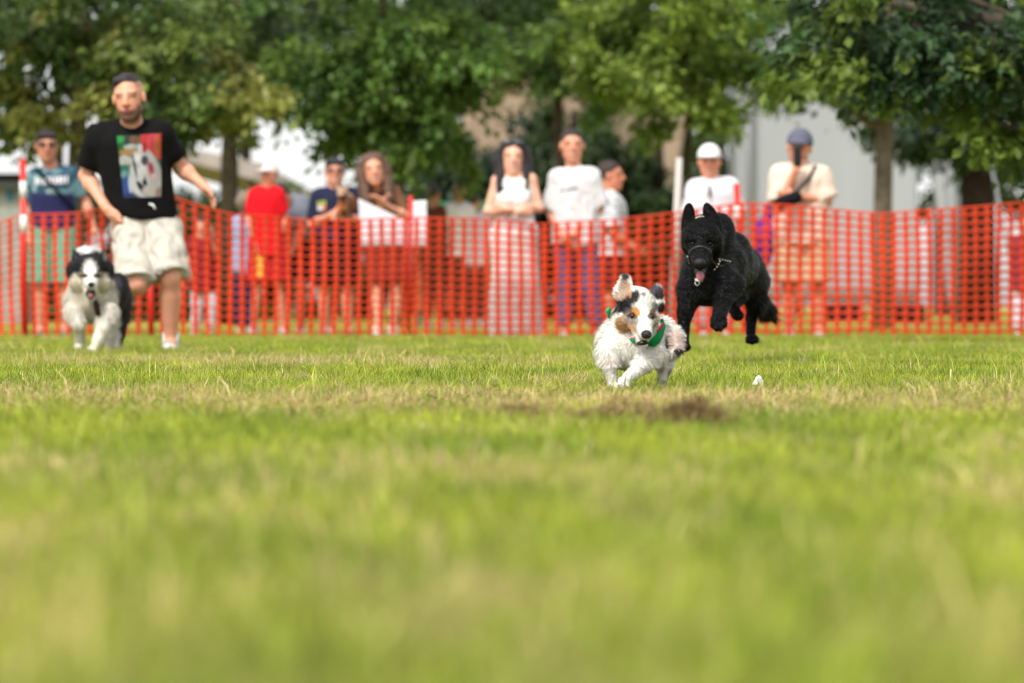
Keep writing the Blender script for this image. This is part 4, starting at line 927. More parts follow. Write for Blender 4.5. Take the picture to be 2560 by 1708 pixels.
    # striped shirt man turned away
    human(dict(s=280, label='man in grey striped T-shirt turned away to the right', yaw=80, skin='#c68a6e', J=dict(head=(1404, 403, .0), sL=(1398, 462, -.2), sR=(1404, 462, .18), eL=(1408, 535, -.24), wL=(1452, 568, -.2), eR=(1400, 530, .22), wR=(1440, 560, .2), hL=(1400, 575, -.09), hR=(1404, 575, .09), kL=(1402, 665, -.1), kR=(1408, 665, .1), aL=(1398, 755, -.1), aR=(1404, 755, .1), hem=(1402, 590)), hh=66, hrot=(75, 0, 0), hair=dict(c='#33241f'),
        top=dict(c=stripes, sleeve=.85, off=.045, flare=1.3), bottom=dict(t='shorts', c='#4a1f22', f=.95, off=.03, name='shorts'), shoe='#44444a', seed=14))
    # white cap person
    root, J, parts, inf = human(dict(s=296, label='person in white baseball cap and white polo shirt behind the black dog', skin='#d99f88', J=dict(head=(1628, 372), sL=(1590, 432), sR=(1682, 428), eL=(1580, 505), wL=(1592, 560, -.05), eR=(1698, 500), wR=(1692, 555, -.05), hL=(1610, 545), hR=(1662, 545), kL=(1612, 660), kR=(1662, 660), aL=(1612, 758), aR=(1664, 758), hem=(1636, 570)), hh=72, hrot=(-4, 4, 0), cap='#dcdcde', hair=dict(c='#4a3428', line=.06), smile=True,
        top=dict(c='#d4d2d8', sleeve=.9, off=.035, wr=.006, name='polo_shirt'), bottom=dict(t='trousers', c='#d8d4d4', f=1.9, off=.02), shoe='#d8d8dc', seed=15))
    p = [P(1628, 425, 296, -.16), P(1628, 452, 296, -.175)]; strap('hanging_glasses', p, .011, 0, '#2a2a3a', root, M_WET)
    # cap and phone man
    root, J, parts, inf = human(dict(s=293, w=1.16, label='bearded man in cream T-shirt and grey cap holding up a phone', skin='#d39c80', beard=.45, J=dict(head=(1834, 340), sL=(1782, 400), sR=(1890, 402), eL=(1790, 474, -.1), wL=(1826, 392, -.24), eR=(1898, 462, -.02), wR=(1826, 450, -.25), hL=(1812, 545), hR=(1868, 545), kL=(1812, 652), kR=(1874, 652), aL=(1812, 757), aR=(1880, 757), hem=(1840, 556)), hh=78, hrot=(-12, 6, 5), cap='#5d5f70', hair=dict(c='#2c2420', line=.06), belly=.05,
        handL=((.1, -.1, 1), (.9, -.2, 0), (.2, .9, .2), .7), handR=((-.9, -.1, .1), (0, -.2, 1), (0, 1, 0), .6),
        top=dict(c='#dccab8', sleeve=.9, cuff=.08, off=.04, wr=.007), bottom=dict(t='shorts', c='#cdbb98', f=.98, off=.04, name='shorts'), shoe='#d9c8c4', seed=16))
    a = J['wL']; ph = np.array([a[0] + .012, a[1] - .03, a[2] + .125])
    V, Q = sculpt([cone(ph + [-.0, 0, -.06], ph + [0, 0, .06], .036, .036, .01)], .006); V[:, 1] = ph[1] + (V[:, 1] - ph[1]) * .15
    tag(mesh_obj('phone', V, Q, M_WET, None, np.tile(lin('#101013'), (len(V), 1))), 'black phone held up before the bearded man', 'phone')
    bp = P(1808, 462, 293, -.3); q = P(1872, 392, 293, -.08)
    bag = thing('crossbody_bag', 'small black crossbody bag on a strap over the cream T-shirt', 'bag', (bp[0], bp[1], bp[2] - .08))
    V, Q = sculpt([cone(bp + [-.07, 0, -.02], bp + [.07, 0, .03], .05, .055, .02), cone(bp + [-.08, 0, .0], bp + [.06, 0, .05], .03, .03, .03)], .01); mesh_obj('pouch', V, Q, M_CLOTH, bag, np.tile(lin('#121216'), (len(V), 1)))
    strap('strap', [bp + [.05, .02, .05], lerp(bp, q, .4) + [0, -.03, 0], lerp(bp, q, .75) + [0, -.03, 0], q + [0, .0, .04]], .015, 0, '#2a2a32', bag)
    # purple and magenta wrap hanging from his arm
    a = [P(1772, 478, 292, -.1), P(1760, 530, 292, -.1), P(1748, 605, 292, -.08)]
    V, Q = sculpt([cone(a[0], a[1], .05, .1, .05), cone(a[1], a[2], .1, .07, .05)], .012, .012, 6); V[:, 1] = a[1][1] + (V[:, 1] - a[1][1]) * .5
    tag(mesh_obj('folded_jacket', V, Q, M_CLOTH, None, np.where((noise3(V, 4, 8) > 0)[:, None], lin('#5a2f8e'), lin('#9a3a78'))), 'purple and magenta jacket hanging beside the bearded man', 'jacket')
    # onlookers further back
    for (x, y, hcx, tcx, lab, hh) in ((996, 447, '#4a3f42', '#6a3a30', 'dark haired onlooker in rust brown before the green barrier', 44), (1056, 440, '#8a705c', '#efe6ec', 'onlooker with light brown hair and white top before the green barrier', 42), (1090, 462, '#3a2a2a', '#e0d2de', 'shorter dark haired onlooker in pale pink before the green barrier', 36)):
        human(dict(s=200, k=.95, vox=.016, yaw=160, label=lab, skin='#b98a74', J=dict(head=(x, y), sL=(x - 28, y + 38), sR=(x + 28, y + 38), eL=(x - 36, y + 90), wL=(x - 34, y + 130), eR=(x + 36, y + 90), wR=(x + 34, y + 130), hL=(x - 14, y + 130), hR=(x + 14, y + 130), kL=(x - 15, y + 210), kR=(x + 15, y + 210), aL=(x - 15, 740), aR=(x + 15, 740)), hh=hh, hrot=(150, 0, 0), hair=dict(c=hcx), top=dict(c=tcx, sleeve=.7), bottom=dict(t='trousers', c='#5a3a30', f=1.9), seed=int(x)))
    # child at the right end
    human(dict(s=284, k=.7, label='small child in maroon top and white leggings at the net past the tent', skin='#c8957c', J=dict(head=(2352, 515), sL=(2330, 555), sR=(2374, 555), eL=(2322, 592), wL=(2325, 628), eR=(2382, 592), wR=(2380, 628), hL=(2341, 640), hR=(2363, 640), kL=(2340, 700), kR=(2366, 700), aL=(2338, 758), aR=(2368, 758)), hh=46, hair=dict(c='#2c2020'), top=dict(c='#7c2a3a', sleeve=.6), bottom=dict(t='trousers', c='#d6cdd6', f=1.9), seed=18))

build_people()
# white sheets hung over the net
def hung_sheet(label, pts, s, dy, seed):
    pts = [P(x, y, s, dy) for x, y in pts]; n = 16; u, v = np.meshgrid(np.linspace(0, 1, n + 1), np.linspace(0, 1, n + 1), indexing='ij')
    V = pts[0] * ((1-u)*(1-v))[..., None] + pts[1] * (u*(1-v))[..., None] + pts[2] * (u*v)[..., None] + pts[3] * ((1-u)*v)[..., None]
    V = V.reshape(-1, 3); V[:, 1] += .02 * noise3(V, 2.5, seed); k = len(V)
    a = (np.arange(n)[:, None] * (n + 1) + np.arange(n)[None]).ravel(); q = np.stack([a, a + 1, a + n + 2, a + n + 1], 1)
    b = np.concatenate([np.arange(n + 1), np.arange(2, n + 2) * (n + 1) - 1, n * (n + 1) + np.arange(n - 1, -1, -1), np.arange(n - 1, 0, -1) * (n + 1)]); bn = np.roll(b, -1)
    o = mesh_obj('cloth_sheet', np.concatenate([V, V + [0, .006, 0]]), [np.concatenate([q, q[:, ::-1] + k, np.stack([b, b + k, bn + k, bn], 1)])], M_CLOTH, None, np.tile(lin('#d8d5dc'), (2 * k, 1)))
    return tag(o, label, 'sheet')
hung_sheet('large white sheet spread at the net under the long haired woman', [(822, 456), (942, 512), (940, 562), (828, 566)], 298, .02, 3)
hung_sheet('narrow white sheet hanging beside the plain red post', [(946, 462), (979, 460), (981, 566), (946, 566)], 296, .06, 5)

# ------------------------------------------------------------------ dogs
class Crop:
    """measuring frame on an enlarged crop of the photo: turns crop pixels (+ metres of depth) into points"""
    def __init__(self, x0, y0, sc_, s): self.x0, self.y0, self.k, self.s = x0, y0, sc_, s; self.u = 1 / sc_ / s
    def p(self, x, y, dy=0): return P((self.x0 + x / self.k) / D, (self.y0 + y / self.k) / D, self.s, dy)
    slim = 0
    def c(self, a, ra, b, rb, k=40): return cone(self.p(*a), self.p(*b), max(ra - self.slim, .6 * ra) * self.u, max(rb - self.slim, .6 * rb) * self.u, k * self.u)
    def e(self, c, r, rot=(0, 0, 0), k=40, sub=False): r = np.array(r, float); return ell(self.p(*c), (r if sub or min(r) < 35 else np.maximum(r - self.slim, .6 * r)) * self.u, rotm(*rot), k * self.u, None, sub)
    def inv(self, V):
        q = F / V[:, 1]
        return ((V[:, 0] * q + 1280) - self.x0) * self.k, ((YH - (V[:, 2] - CAMH) * q) - self.y0) * self.k, V[:, 1] - F / self.s

def fur_strands(V, Q, C, n, length, flow, width, seed, lift=.3, jit=.16, njit=.3):
    """fine tapered hairs rooted on the coat; flow(V) gives lie direction, length(V) in metres"""
    r = np.random.default_rng(seed)
    T = np.concatenate([Q[:, [0, 1, 2]], Q[:, [0, 2, 3]]]); a, b, c = V[T[:, 0]], V[T[:, 1]], V[T[:, 2]]
    ar = np.linalg.norm(np.cross(b - a, c - a), axis=1); i = r.choice(len(T), n, p=ar / ar.sum())
    u, v = r.random(n), r.random(n); f = u + v > 1; u[f], v[f] = 1 - u[f], 1 - v[f]; w = 1 - u - v
    def it(A): return A[T[i, 0]] * w[:, None] + A[T[i, 1]] * u[:, None] + A[T[i, 2]] * v[:, None]
    p = it(V); N = it(vnormals(V, Q)); N /= np.linalg.norm(N, axis=1, keepdims=True); cc = it(C)
    fl = flow(p); fl = fl - N * (fl * N).sum(1)[:, None]; fl /= np.linalg.norm(fl, axis=1, keepdims=True) + 1e-6
    # hairs clump together: shared jitter from a low frequency noise
    cl = np.stack([noise3(p, 9, seed + 1), noise3(p, 9, seed + 2), noise3(p, 9, seed + 3)], 1)
    d = fl + N * lift + cl * jit + r.normal(0, .10, (n, 3)); d /= np.linalg.norm(d, axis=1, keepdims=True)
    L = (length(p) * r.uniform(.6, 1.2, n))[:, None]
    sd = np.cross(d, N); sd /= np.linalg.norm(sd, axis=1, keepdims=True) + 1e-6; sd = sd * width * r.uniform(.6, 1.3, n)[:, None]
    m = p + d * L * .55; d2 = d + fl * .5 - [0, 0, .25]; d2 /= np.linalg.norm(d2, axis=1, keepdims=True); t = m + d2 * L * .45
    W = np.stack([p - sd, p + sd, m - sd * .7, m + sd * .7, t], 1).reshape(-1, 3); k = np.arange(n) * 5
    CC = np.repeat(np.clip(cc * np.clip(r.normal(1, .1, n), .7, 1.3)[:, None], 0, 1), 5, 0); NN = N + r.normal(0, njit, (n, 3)); NN = np.repeat(NN / np.linalg.norm(NN, axis=1, keepdims=True), 5, 0)
    return W, [np.stack([k, k + 1, k + 3, k + 2], 1), np.stack([k + 2, k + 3, k + 4], 1)], CC, NN

def ball(name, c, r, color, parent, rot=(0, 0, 0), matl=None, n=16):
    a, b = np.meshgrid(np.linspace(0, 2 * math.pi, n, endpoint=False), np.linspace(.0, math.pi, n // 2 + 1), indexing='ij')
    V = np.stack([np.cos(a) * np.sin(b), np.sin(a) * np.sin(b), np.cos(b)], -1).reshape(-1, 3) * r @ rotm(*rot).T + c
    m = n // 2 + 1; i, j = np.meshgrid(np.arange(n), np.arange(m - 1), indexing='ij'); i, j = i.ravel(), j.ravel()
    Q = np.stack([i * m + j, i * m + j + 1, ((i + 1) % n) * m + j + 1, ((i + 1) % n) * m + j], 1)
    return mesh_obj(name, V, Q, matl or M_WET, parent, np.tile(lin(color) if isinstance(color, str) else color, (len(V), 1)))

def blob(x, y, cx, cy, rx, ry, rot=0, nz=0, soft=.25):
    ca, sa = math.cos(math.radians(rot)), math.sin(math.radians(rot)); dx, dy = x - cx, y - cy
    return sstep(1 + soft, 1 - soft, np.hypot((dx * ca + dy * sa) / rx, (-dx * sa + dy * ca) / ry) + nz)

def ground_z(root): return 0

def build_puppy():
    c = Crop(1440, 660, 4.613, 800); c.slim = 5
    b = c.p(640, 1450, .1); root = thing('puppy', 'merle and white puppy with tan cheeks running in a green bandana', 'dog', (b[0], b[1], 0))
    E, C = c.e, c.c
    pr = [E((705, 450, .0), (214, 195, 190), (0, 0, 4)), C((735, 560, -.02), 145, (770, 690, -.065), 112, 60), C((770, 690, -.065), 108, (798, 800, -.100), 88, 40),
          C((700, 640, .0), 120, (758, 870, -.07), 74, 50), C((758, 870, -.07), 70, (772, 905, -.08), 58, 20), E((570, 630, .01), (128, 130, 135)), E((855, 620, .01), (108, 120, 125)),
          E((560, 350, .015), (125, 34, 150), (0, 0, -4), 30), E((572, 225, .015), (72, 26, 110), (0, 0, -2), 30), C((585, 150, .012), 22, (575, 135, .012), 12, 20),
          E((930, 330, .01), (78, 45, 100), (0, 0, 18), 30), E((975, 450, -.005), (46, 30, 110), (0, 0, -4), 30),
          # neck ruff, chest, trunk
          C((690, 560, .06), 230, (630, 800, .10), 320, 80), E((610, 930, .09), (385, 330, 300), k=80), C((640, 900, .14), 320, (760, 830, .38), 275, 80), E((590, 1050, .08), (220, 240, 135), k=60),
          E((880, 830, .40), (230, 260, 240), k=60),
          # haunch and hind legs
          C((1000, 790, .38), 165, (1125, 850, .36), 110, 50), C((1125, 850, .36), 105, (1160, 970, .30), 62, 40), C((1160, 975, .30), 52, (1120, 1030, .27), 44, 20),
          C((960, 1020, .34), 150, (1020, 1200, .30), 90, 50), C((1020, 1200, .30), 80, (990, 1400, .30), 45, 40), C((990, 1410, .30), 48, (980, 1432, .25), 42, 20),
          # forelegs
          C((365, 1010, .03), 145, (390, 1200, .0), 88, 50), C((390, 1200, .0), 84, (425, 1370, .0), 62, 30), E((440, 1415, -.02), (72, 95, 42), k=30),
          C((880, 1030, .02), 165, (790, 1160, -.04), 105, 50), C((790, 1160, -.04), 100, (600, 1310, -.09), 68, 40), E((548, 1362, -.105), (70, 80, 62), (0, 0, 25), 30)]
    for (x, y, dy) in ((505, 1385, -.125), (545, 1410, -.13), (590, 1405, -.125)): pr.append(E((x, y, dy), (27, 36, 24), k=14))
    for (x, y, dy) in ((400, 1432, -.045), (440, 1438, -.05), (480, 1432, -.045)): pr.append(E((x, y, dy), (26, 34, 22), k=14))
    for (x, y, dy) in ((650, 600, -.055), (868, 608, -.05)): pr.append(E((x, y, dy), (46, 40, 30), k=14, sub=True))
    V, Q = sculpt(pr, .0036)
    def paint(p):
        x, y, d = c.inv(p); nz = .16 * noise3(p, 28, 3) + .08 * noise3(p, 70, 4); n2 = noise3(p, 16, 6)
        col_ = np.tile(lin('#e6e2da'), (len(p), 1))
        def put(m, h, a=1.):
            nonlocal col_
            m = (m * a)[:, None]; col_ = col_ * (1 - m) + lin(h) * m
        body = sstep(.13, .2, d)
        put(body * sstep(-.1, .3, n2 + .3 * noise3(p, 40, 8)), '#8d8a8e', .8); put(body * sstep(.35, .6, noise3(p, 12, 9)), '#2a272c'); put(body * blob(x, y, 1140, 880, 75, 120, 0, nz), '#d6c0b2', .8)
        put(blob(x, y, 310, 650, 85, 140, 20, nz) * sstep(.06, .1, d), '#1d1b1f'); put(blob(x, y, 990, 960, 60, 90, 0, nz) * sstep(.06, .1, d), '#6d6970'); put(blob(x, y, 230, 930, 40, 140, 0, nz) * sstep(.05, .1, d), '#8a878a', .8)
        put(blob(x, y, 1190, 1010, 60, 50, 0, nz), '#221f22'); put(blob(x, y, 370, 1110, 60, 35, 0, nz), '#b98d66', .35); put(blob(x, y, 980, 1180, 45, 80, 0, nz), '#b08a68', .6)
        hd = (d < .06)
        put(hd * blob(x, y, 560, 690, 95, 115, 30, nz), '#bf9468'); put(hd * blob(x, y, 640, 730, 70, 70, 0, nz), '#d0a47c', .8); put(hd * blob(x, y, 610, 640, 70, 45, 0, nz), '#b4aeb0', .8)
        put(hd * blob(x, y, 685, 570, 58, 62, 20, nz), '#b27a3e'); put(hd * blob(x, y, 880, 570, 30, 60, 0, nz), '#b58a58'); put(hd * blob(x, y, 930, 680, 30, 90, 0, nz), '#c9a27c', .8)
        put(hd * blob(x, y, 545, 480, 150, 85, -25, nz), '#17151a'); put(hd * blob(x, y, 665, 395, 85, 62, -40, nz), '#1a181c'); put(hd * blob(x, y, 470, 470, 50, 60, 0, nz), '#2a272c'); put(hd * blob(x, y, 590, 540, 40, 40, 0, nz), '#55525a', .8)
        put(blob(x, y, 560, 290, 60, 150, 6, nz) * (y < 420), '#a08672', .9); put(blob(x, y, 510, 380, 60, 60, 0, nz) * (y < 430), '#b79a86', .8); put(blob(x, y, 570, 165, 45, 62, 10, nz), '#3a342f'); put(blob(x, y, 615, 300, 22, 100, -8, nz), '#b9884e', .8)
        put(blob(x, y, 925, 310, 85, 75, 20, nz) * (x > 830), '#4a464f'); put(blob(x, y, 960, 375, 45, 50, 0, nz), '#1a181c'); put(blob(x, y, 985, 520, 45, 65, 0, nz), '#1d1b1e'); put(blob(x, y, 775, 360, 26, 26, 0, nz), '#5d5a60', .8); put(blob(x, y, 900, 500, 40, 60, 0, nz * 2), '#8a878c', .7)
        for ex, ey in ((652, 602), (872, 608)): put(hd * blob(x, y, ex, ey, 52, 34, 10, 0), '#3a2a26', .8)
        put(hd * blob(x, y, 690, 660, 50, 40, -40, nz), '#4a3a38', .6)
        return col_
    cc = paint(V); mesh_obj('body', V, Q, M_COAT, root, cc)
    hd = c.p(720, 600, .0)
    def flow(p):
        f = np.tile([0, .75, -.7], (len(p), 1)); x, y, d = c.inv(p); h = d < .055
        cen = c.p(790, 760, -.1); o = p - cen; o /= np.linalg.norm(o, axis=1, keepdims=True)
        hh = (sstep(.07, .02, d) * sstep(980, 900, y))[:, None]; f = f * (1 - hh) + (o + [0, .5, 0]) * hh
        return f
    def ln(p):
        x, y, d = c.inv(p); l = np.full(len(p), .026)
        head = sstep(.05, .03, d) * (y < 970); l = l * (1 - head) + .009 * head; l = np.where(head * blob(x, y, 780, 740, 150, 190) > .5, .004, l)
        legs = sstep(1130, 1200, y); l = l * (1 - legs) + .008 * legs; l = np.where(blob(x, y, 570, 270, 160, 200) * (d < .05) > .5, .011, l)
        return l
    W, fs, C2, NN = fur_strands(V, Q, cc, 60000, ln, flow, .0011, 3)
    mesh_obj('fur', W, fs, M_FUR, root, C2, normals=NN)
    for ex, ey, dy in ((654, 601, -.05), (874, 608, -.046)):
        e = ball('eye', c.p(ex, ey, dy - .004), np.array([.0095, .008, .0085]), '#1a0f0b', root)
    pn = c.p(812, 815, -.135); ball('nose', pn, np.array([.017, .014, .0145]), '#16141a', root, matl=M_NOSE)
    for sx in (-1, 1): ball('nostril', pn + [sx * .008, -.0115, -.004], np.array([.0032, .003, .003]), '#020202', root, n=8)
    ball('mouth', c.p(765, 912, -.094), np.array([.019, .014, .0085]), '#180708', root, (0, 0, -8)); ball('tongue', c.p(662, 848, -.066), np.array([.009, .012, .005]), '#c08a8e', root, (0, 0, 25)); ball('lower_lip', c.p(772, 945, -.086), np.array([.017, .014, .0065]), '#cfc6bc', root, (0, 0, -6), M_COAT)
    # bandana: folded green cloth round the neck with the free end blown to one side
    pts = [(385, 520, .07), (380, 600, .075), (440, 690, .06), (540, 800, .03), (660, 890, .0), (800, 930, -.02), (900, 920, -.025), (985, 830, .0), (1015, 720, .03), (990, 650, .08)]
    gr = lin('#10824a')
    V, fs = tube([c.p(*q) for q in pts], [.006] * len(pts), 8); bn = mesh_obj('bandana', V, fs, M_CLOTH, root, np.tile(gr, (len(V), 1)))
    tri = [(1020, 672, .02), (985, 680, -.02), (930, 790, -.07), (840, 900, -.075), (845, 950, -.07), (905, 958, -.06), (965, 915, -.04), (1000, 850, -.015), (1020, 740, .01)]
    Vt = np.array([c.p(*q) for q in tri]); cen = Vt.mean(0) + [0, -.012, 0]; n = len(Vt); V2 = np.concatenate([Vt, cen[None], Vt + [0, .008, 0], cen[None] + [0, .008, 0]])
    i = np.arange(n); j = (i + 1) % n
    fs = [np.concatenate([np.stack([j, i, np.full(n, n)], 1), np.stack([i + n + 1, j + n + 1, np.full(n, 2 * n + 1)], 1)]), np.stack([i, j, j + n + 1, i + n + 1], 1)]
    cb = np.tile(gr, (len(V2), 1)); mesh_obj('bandana_flap', V2, fs, M_CLOTH, bn, cb)
    V, fs = tube([c.p(1010, 690, -.01), c.p(965, 740, -.05), c.p(935, 770, -.072)], [.003, .005, .003], 8); mesh_obj('red_trim', V, fs, M_CLOTH, bn, np.tile(lin('#8a2034'), (len(V), 1)))
    ball('knot', c.p(370, 535, .05), np.array([.007, .010, .010]), '#2f9a6c', bn, (0, 0, 30), M_CLOTH)

def build_black_dog():
    c = Crop(1660, 480, 3.733, 560); c.slim = 0; E, C = c.e, c.c
    b = c.p(480, 1500, .3); root = thing('shepherd_dog', 'black shepherd dog with upright ears in mid leap, wearing a head halter', 'dog', (b[0], b[1], 0))
    pr = [E((345, 410, .0), (175, 190, 165)), C((338, 520, -.05), 118, (335, 600, -.10), 92, 50), C((335, 600, -.10), 90, (335, 655, -.165), 70, 40), C((335, 640, -.04), 85, (340, 745, -.09), 52, 40), C((340, 745, -.09), 50, (342, 790, -.115), 42, 20),
          E((240, 490, .0), (75, 110, 105)), E((465, 485, .01), (88, 110, 115)), E((250, 440, -.05), (60, 40, 35), k=30), E((430, 440, -.05), (60, 40, 35), k=30),
          E((225, 290, .02), (66, 28, 170), (0, 0, 4), 30), E((230, 190, .02), (48, 22, 90), (0, 0, 3), 20), E((448, 290, .02), (74, 28, 175), (0, 0, -12), 30), E((408, 185, .02), (46, 22, 88), (0, 0, -10), 20),
          C((400, 400, .1), 195, (440, 640, .2), 260, 80), E((510, 360, .16), (150, 160, 160), k=60), E((410, 790, .12), (262, 280, 260), k=80), E((390, 950, .1), (180, 220, 110), k=60),
          C((500, 680, .26), 270, (740, 720, .78), 205, 90), E((630, 560, .4), (190, 260, 190), k=80), E((760, 820, .72), (200, 220, 220), k=70),
          C((840, 850, .76), 150, (850, 1050, .72), 88, 60), C((850, 1050, .72), 80, (815, 1180, .74), 52, 40), C((815, 1180, .74), 50, (810, 1310, .72), 46, 30), E((822, 1375, .68), (66, 85, 48), k=30),
          C((690, 950, .62), 110, (640, 1060, .52), 62, 50), C((640, 1060, .52), 58, (670, 1130, .47), 52, 30), E((690, 1155, .45), (56, 60, 50), k=30),
          C((250, 930, .06), 135, (200, 1120, .02), 76, 60), C((200, 1120, .02), 72, (178, 1290, .02), 54, 40), C((178, 1290, .02), 54, (185, 1420, .0), 50, 30), E((185, 1450, -.03), (66, 80, 42), k=30),
          C((600, 870, .03), 150, (545, 1020, -.05), 84, 60), C((545, 1020, -.05), 80, (520, 1140, -.12), 70, 40), E((510, 1205, -.15), (80, 62, 78), (0, 0, 5), 30),
          C((870, 950, .95), 60, (950, 1110, 1.02), 78, 40), C((950, 1110, 1.02), 74, (1035, 1180, 1.06), 18, 40)]
    for (x, y, dy) in ((455, 1240, -.175), (490, 1268, -.185), (530, 1266, -.185), (566, 1235, -.175)): pr.append(E((x, y, dy), (26, 34, 36), k=16))
    for (x, y, dy) in ((785, 1395, .61), (822, 1402, .6), (858, 1395, .61)): pr.append(E((x, y, dy), (25, 34, 22), k=14))
    for (x, y) in ((268, 478), (428, 478)): pr.append(E((x, y, -.085), (38, 40, 24), k=16, sub=True))
    for (x, y, rx) in ((225, 265, 30), (445, 270, 34)): pr.append(E((x, y, -.002), (rx, 14, 120), (0, 0, 0 if x < 300 else -10), 14, True))
    V, Q = sculpt(pr, .005)
    cc = np.tile(np.array([.0036, .0034, .0040]), (len(V), 1)) * (1 + .3 * noise3(V, 12, 3))[:, None]; x, y, d = c.inv(V)
    cc *= (1 + .5 * blob(x, y, 330, 650, 80, 90))[:, None]
    mesh_obj('body', V, Q, mat('black_coat', attr=True, rough=.8, spec=.06), root, cc)
    def flow(p):
        f = np.tile([.15, .8, -.6], (len(p), 1)); x, y, d = c.inv(p)
        cen = c.p(335, 660, -.2); o = p - cen; o /= np.linalg.norm(o, axis=1, keepdims=True); hh = (sstep(.12, .03, d) * sstep(800, 700, y))[:, None]
        return f * (1 - hh) + (o + [0, .5, 0]) * hh
    def ln(p):
        x, y, d = c.inv(p); l = np.full(len(p), .022); h = (d < .08) * (y < 780); l = np.where(h > 0, .008, l); l = np.where((y < 350) * (d < .08), .004, l)
        l = np.where(y > 1000, .008, l); l = np.where((x > 880) * (y > 950), .05, l); return l
    W, fs, C2, NN = fur_strands(V, Q, cc * 1.3, 70000, ln, flow, .0011, 5, lift=.32, jit=.3, njit=.6)
    mesh_obj('fur', W, fs, M_BLACKFUR, root, C2, normals=NN)
    for ex in (270, 426): ball('eye', c.p(ex, 482, -.070), np.array([.011, .009, .006]), '#0a0706', root)
    pn = c.p(335, 662, -.205); ball('nose', pn, np.array([.026, .02, .022]), '#0b0a0c', root, matl=M_NOSE)
    ball('mouth', c.p(338, 748, -.118), np.array([.023, .02, .025]), '#200b0c', root); tg = ball('tongue', c.p(338, 785, -.135), np.array([.018, .012, .026]), '#a8626a', root, (0, -15, 0))
    # head halter: noseband, cheek strap, chain collar
    def loop(cx, cy, dy, rx, ry, tilt, n=20): return [c.p(cx + rx * math.cos(a), cy + ry * math.sin(a), dy + tilt * math.sin(a)) for a in np.linspace(0, 2 * math.pi, n)]
    pts = loop(338, 610, -.10, 103, 100, .03); V, fs = tube(pts, [.007] * len(pts), 6); hal = mesh_obj('noseband', V, fs, mat('black_strap', lin('#17171a'), rough=.5), root)
    for q in ([(438, 640, -.07), (520, 700, -.0), (615, 660, .06)], [(240, 640, -.07), (225, 600, -.02), (200, 560, .03)]):
        V, fs = tube([c.p(*a) for a in q], [.004] * 3, 6); mesh_obj('cheek_strap', V, fs, mat('black_strap'), hal)
    def chain(q, n, rr, m=M_METAL):
        q = np.array([c.p(*a) for a in q]); t = np.linspace(0, len(q) - 1, n)
        for k in range(n):
            i = min(int(t[k]), len(q) - 2); f = t[k] - i; pt = q[i] * (1 - f) + q[i + 1] * f; d = q[i + 1] - q[i]
            ang = math.degrees(math.atan2(d[2], d[0]))
            o = ball('chain_link', pt, np.array([rr * 1.5, rr * .8, rr]), '#d8cba8', hal, (0, 0, -ang), M_METAL, 8)
    chain([(520, 628, -.01), (570, 640, .02), (618, 650, .05)], 5, .0035); chain([(520, 650, -.02), (505, 690, -.03), (470, 725, -.05)], 4, .004); chain([(222, 610, -.03), (238, 665, -.06)], 3, .004)
    chain([(300, 245, .0), (330, 232, -.005), (365, 232, .0)], 6, .0045, M_METAL)
    pts = loop(310, 850, -.13, 20, 24, 0, 14); V, fs = tube(pts, [.003] * len(pts), 6); mesh_obj('ring', V, fs, mat('steel', (.8, .8, .8), rough=.2, metal=1), hal)
    V, fs = tube([c.p(292, 815, -.135), c.p(325, 835, -.14), c.p(358, 826, -.135)], [.005] * 3, 6); mesh_obj('chin_strap', V, fs, mat('pale_strap', lin('#cfcac4')), hal)

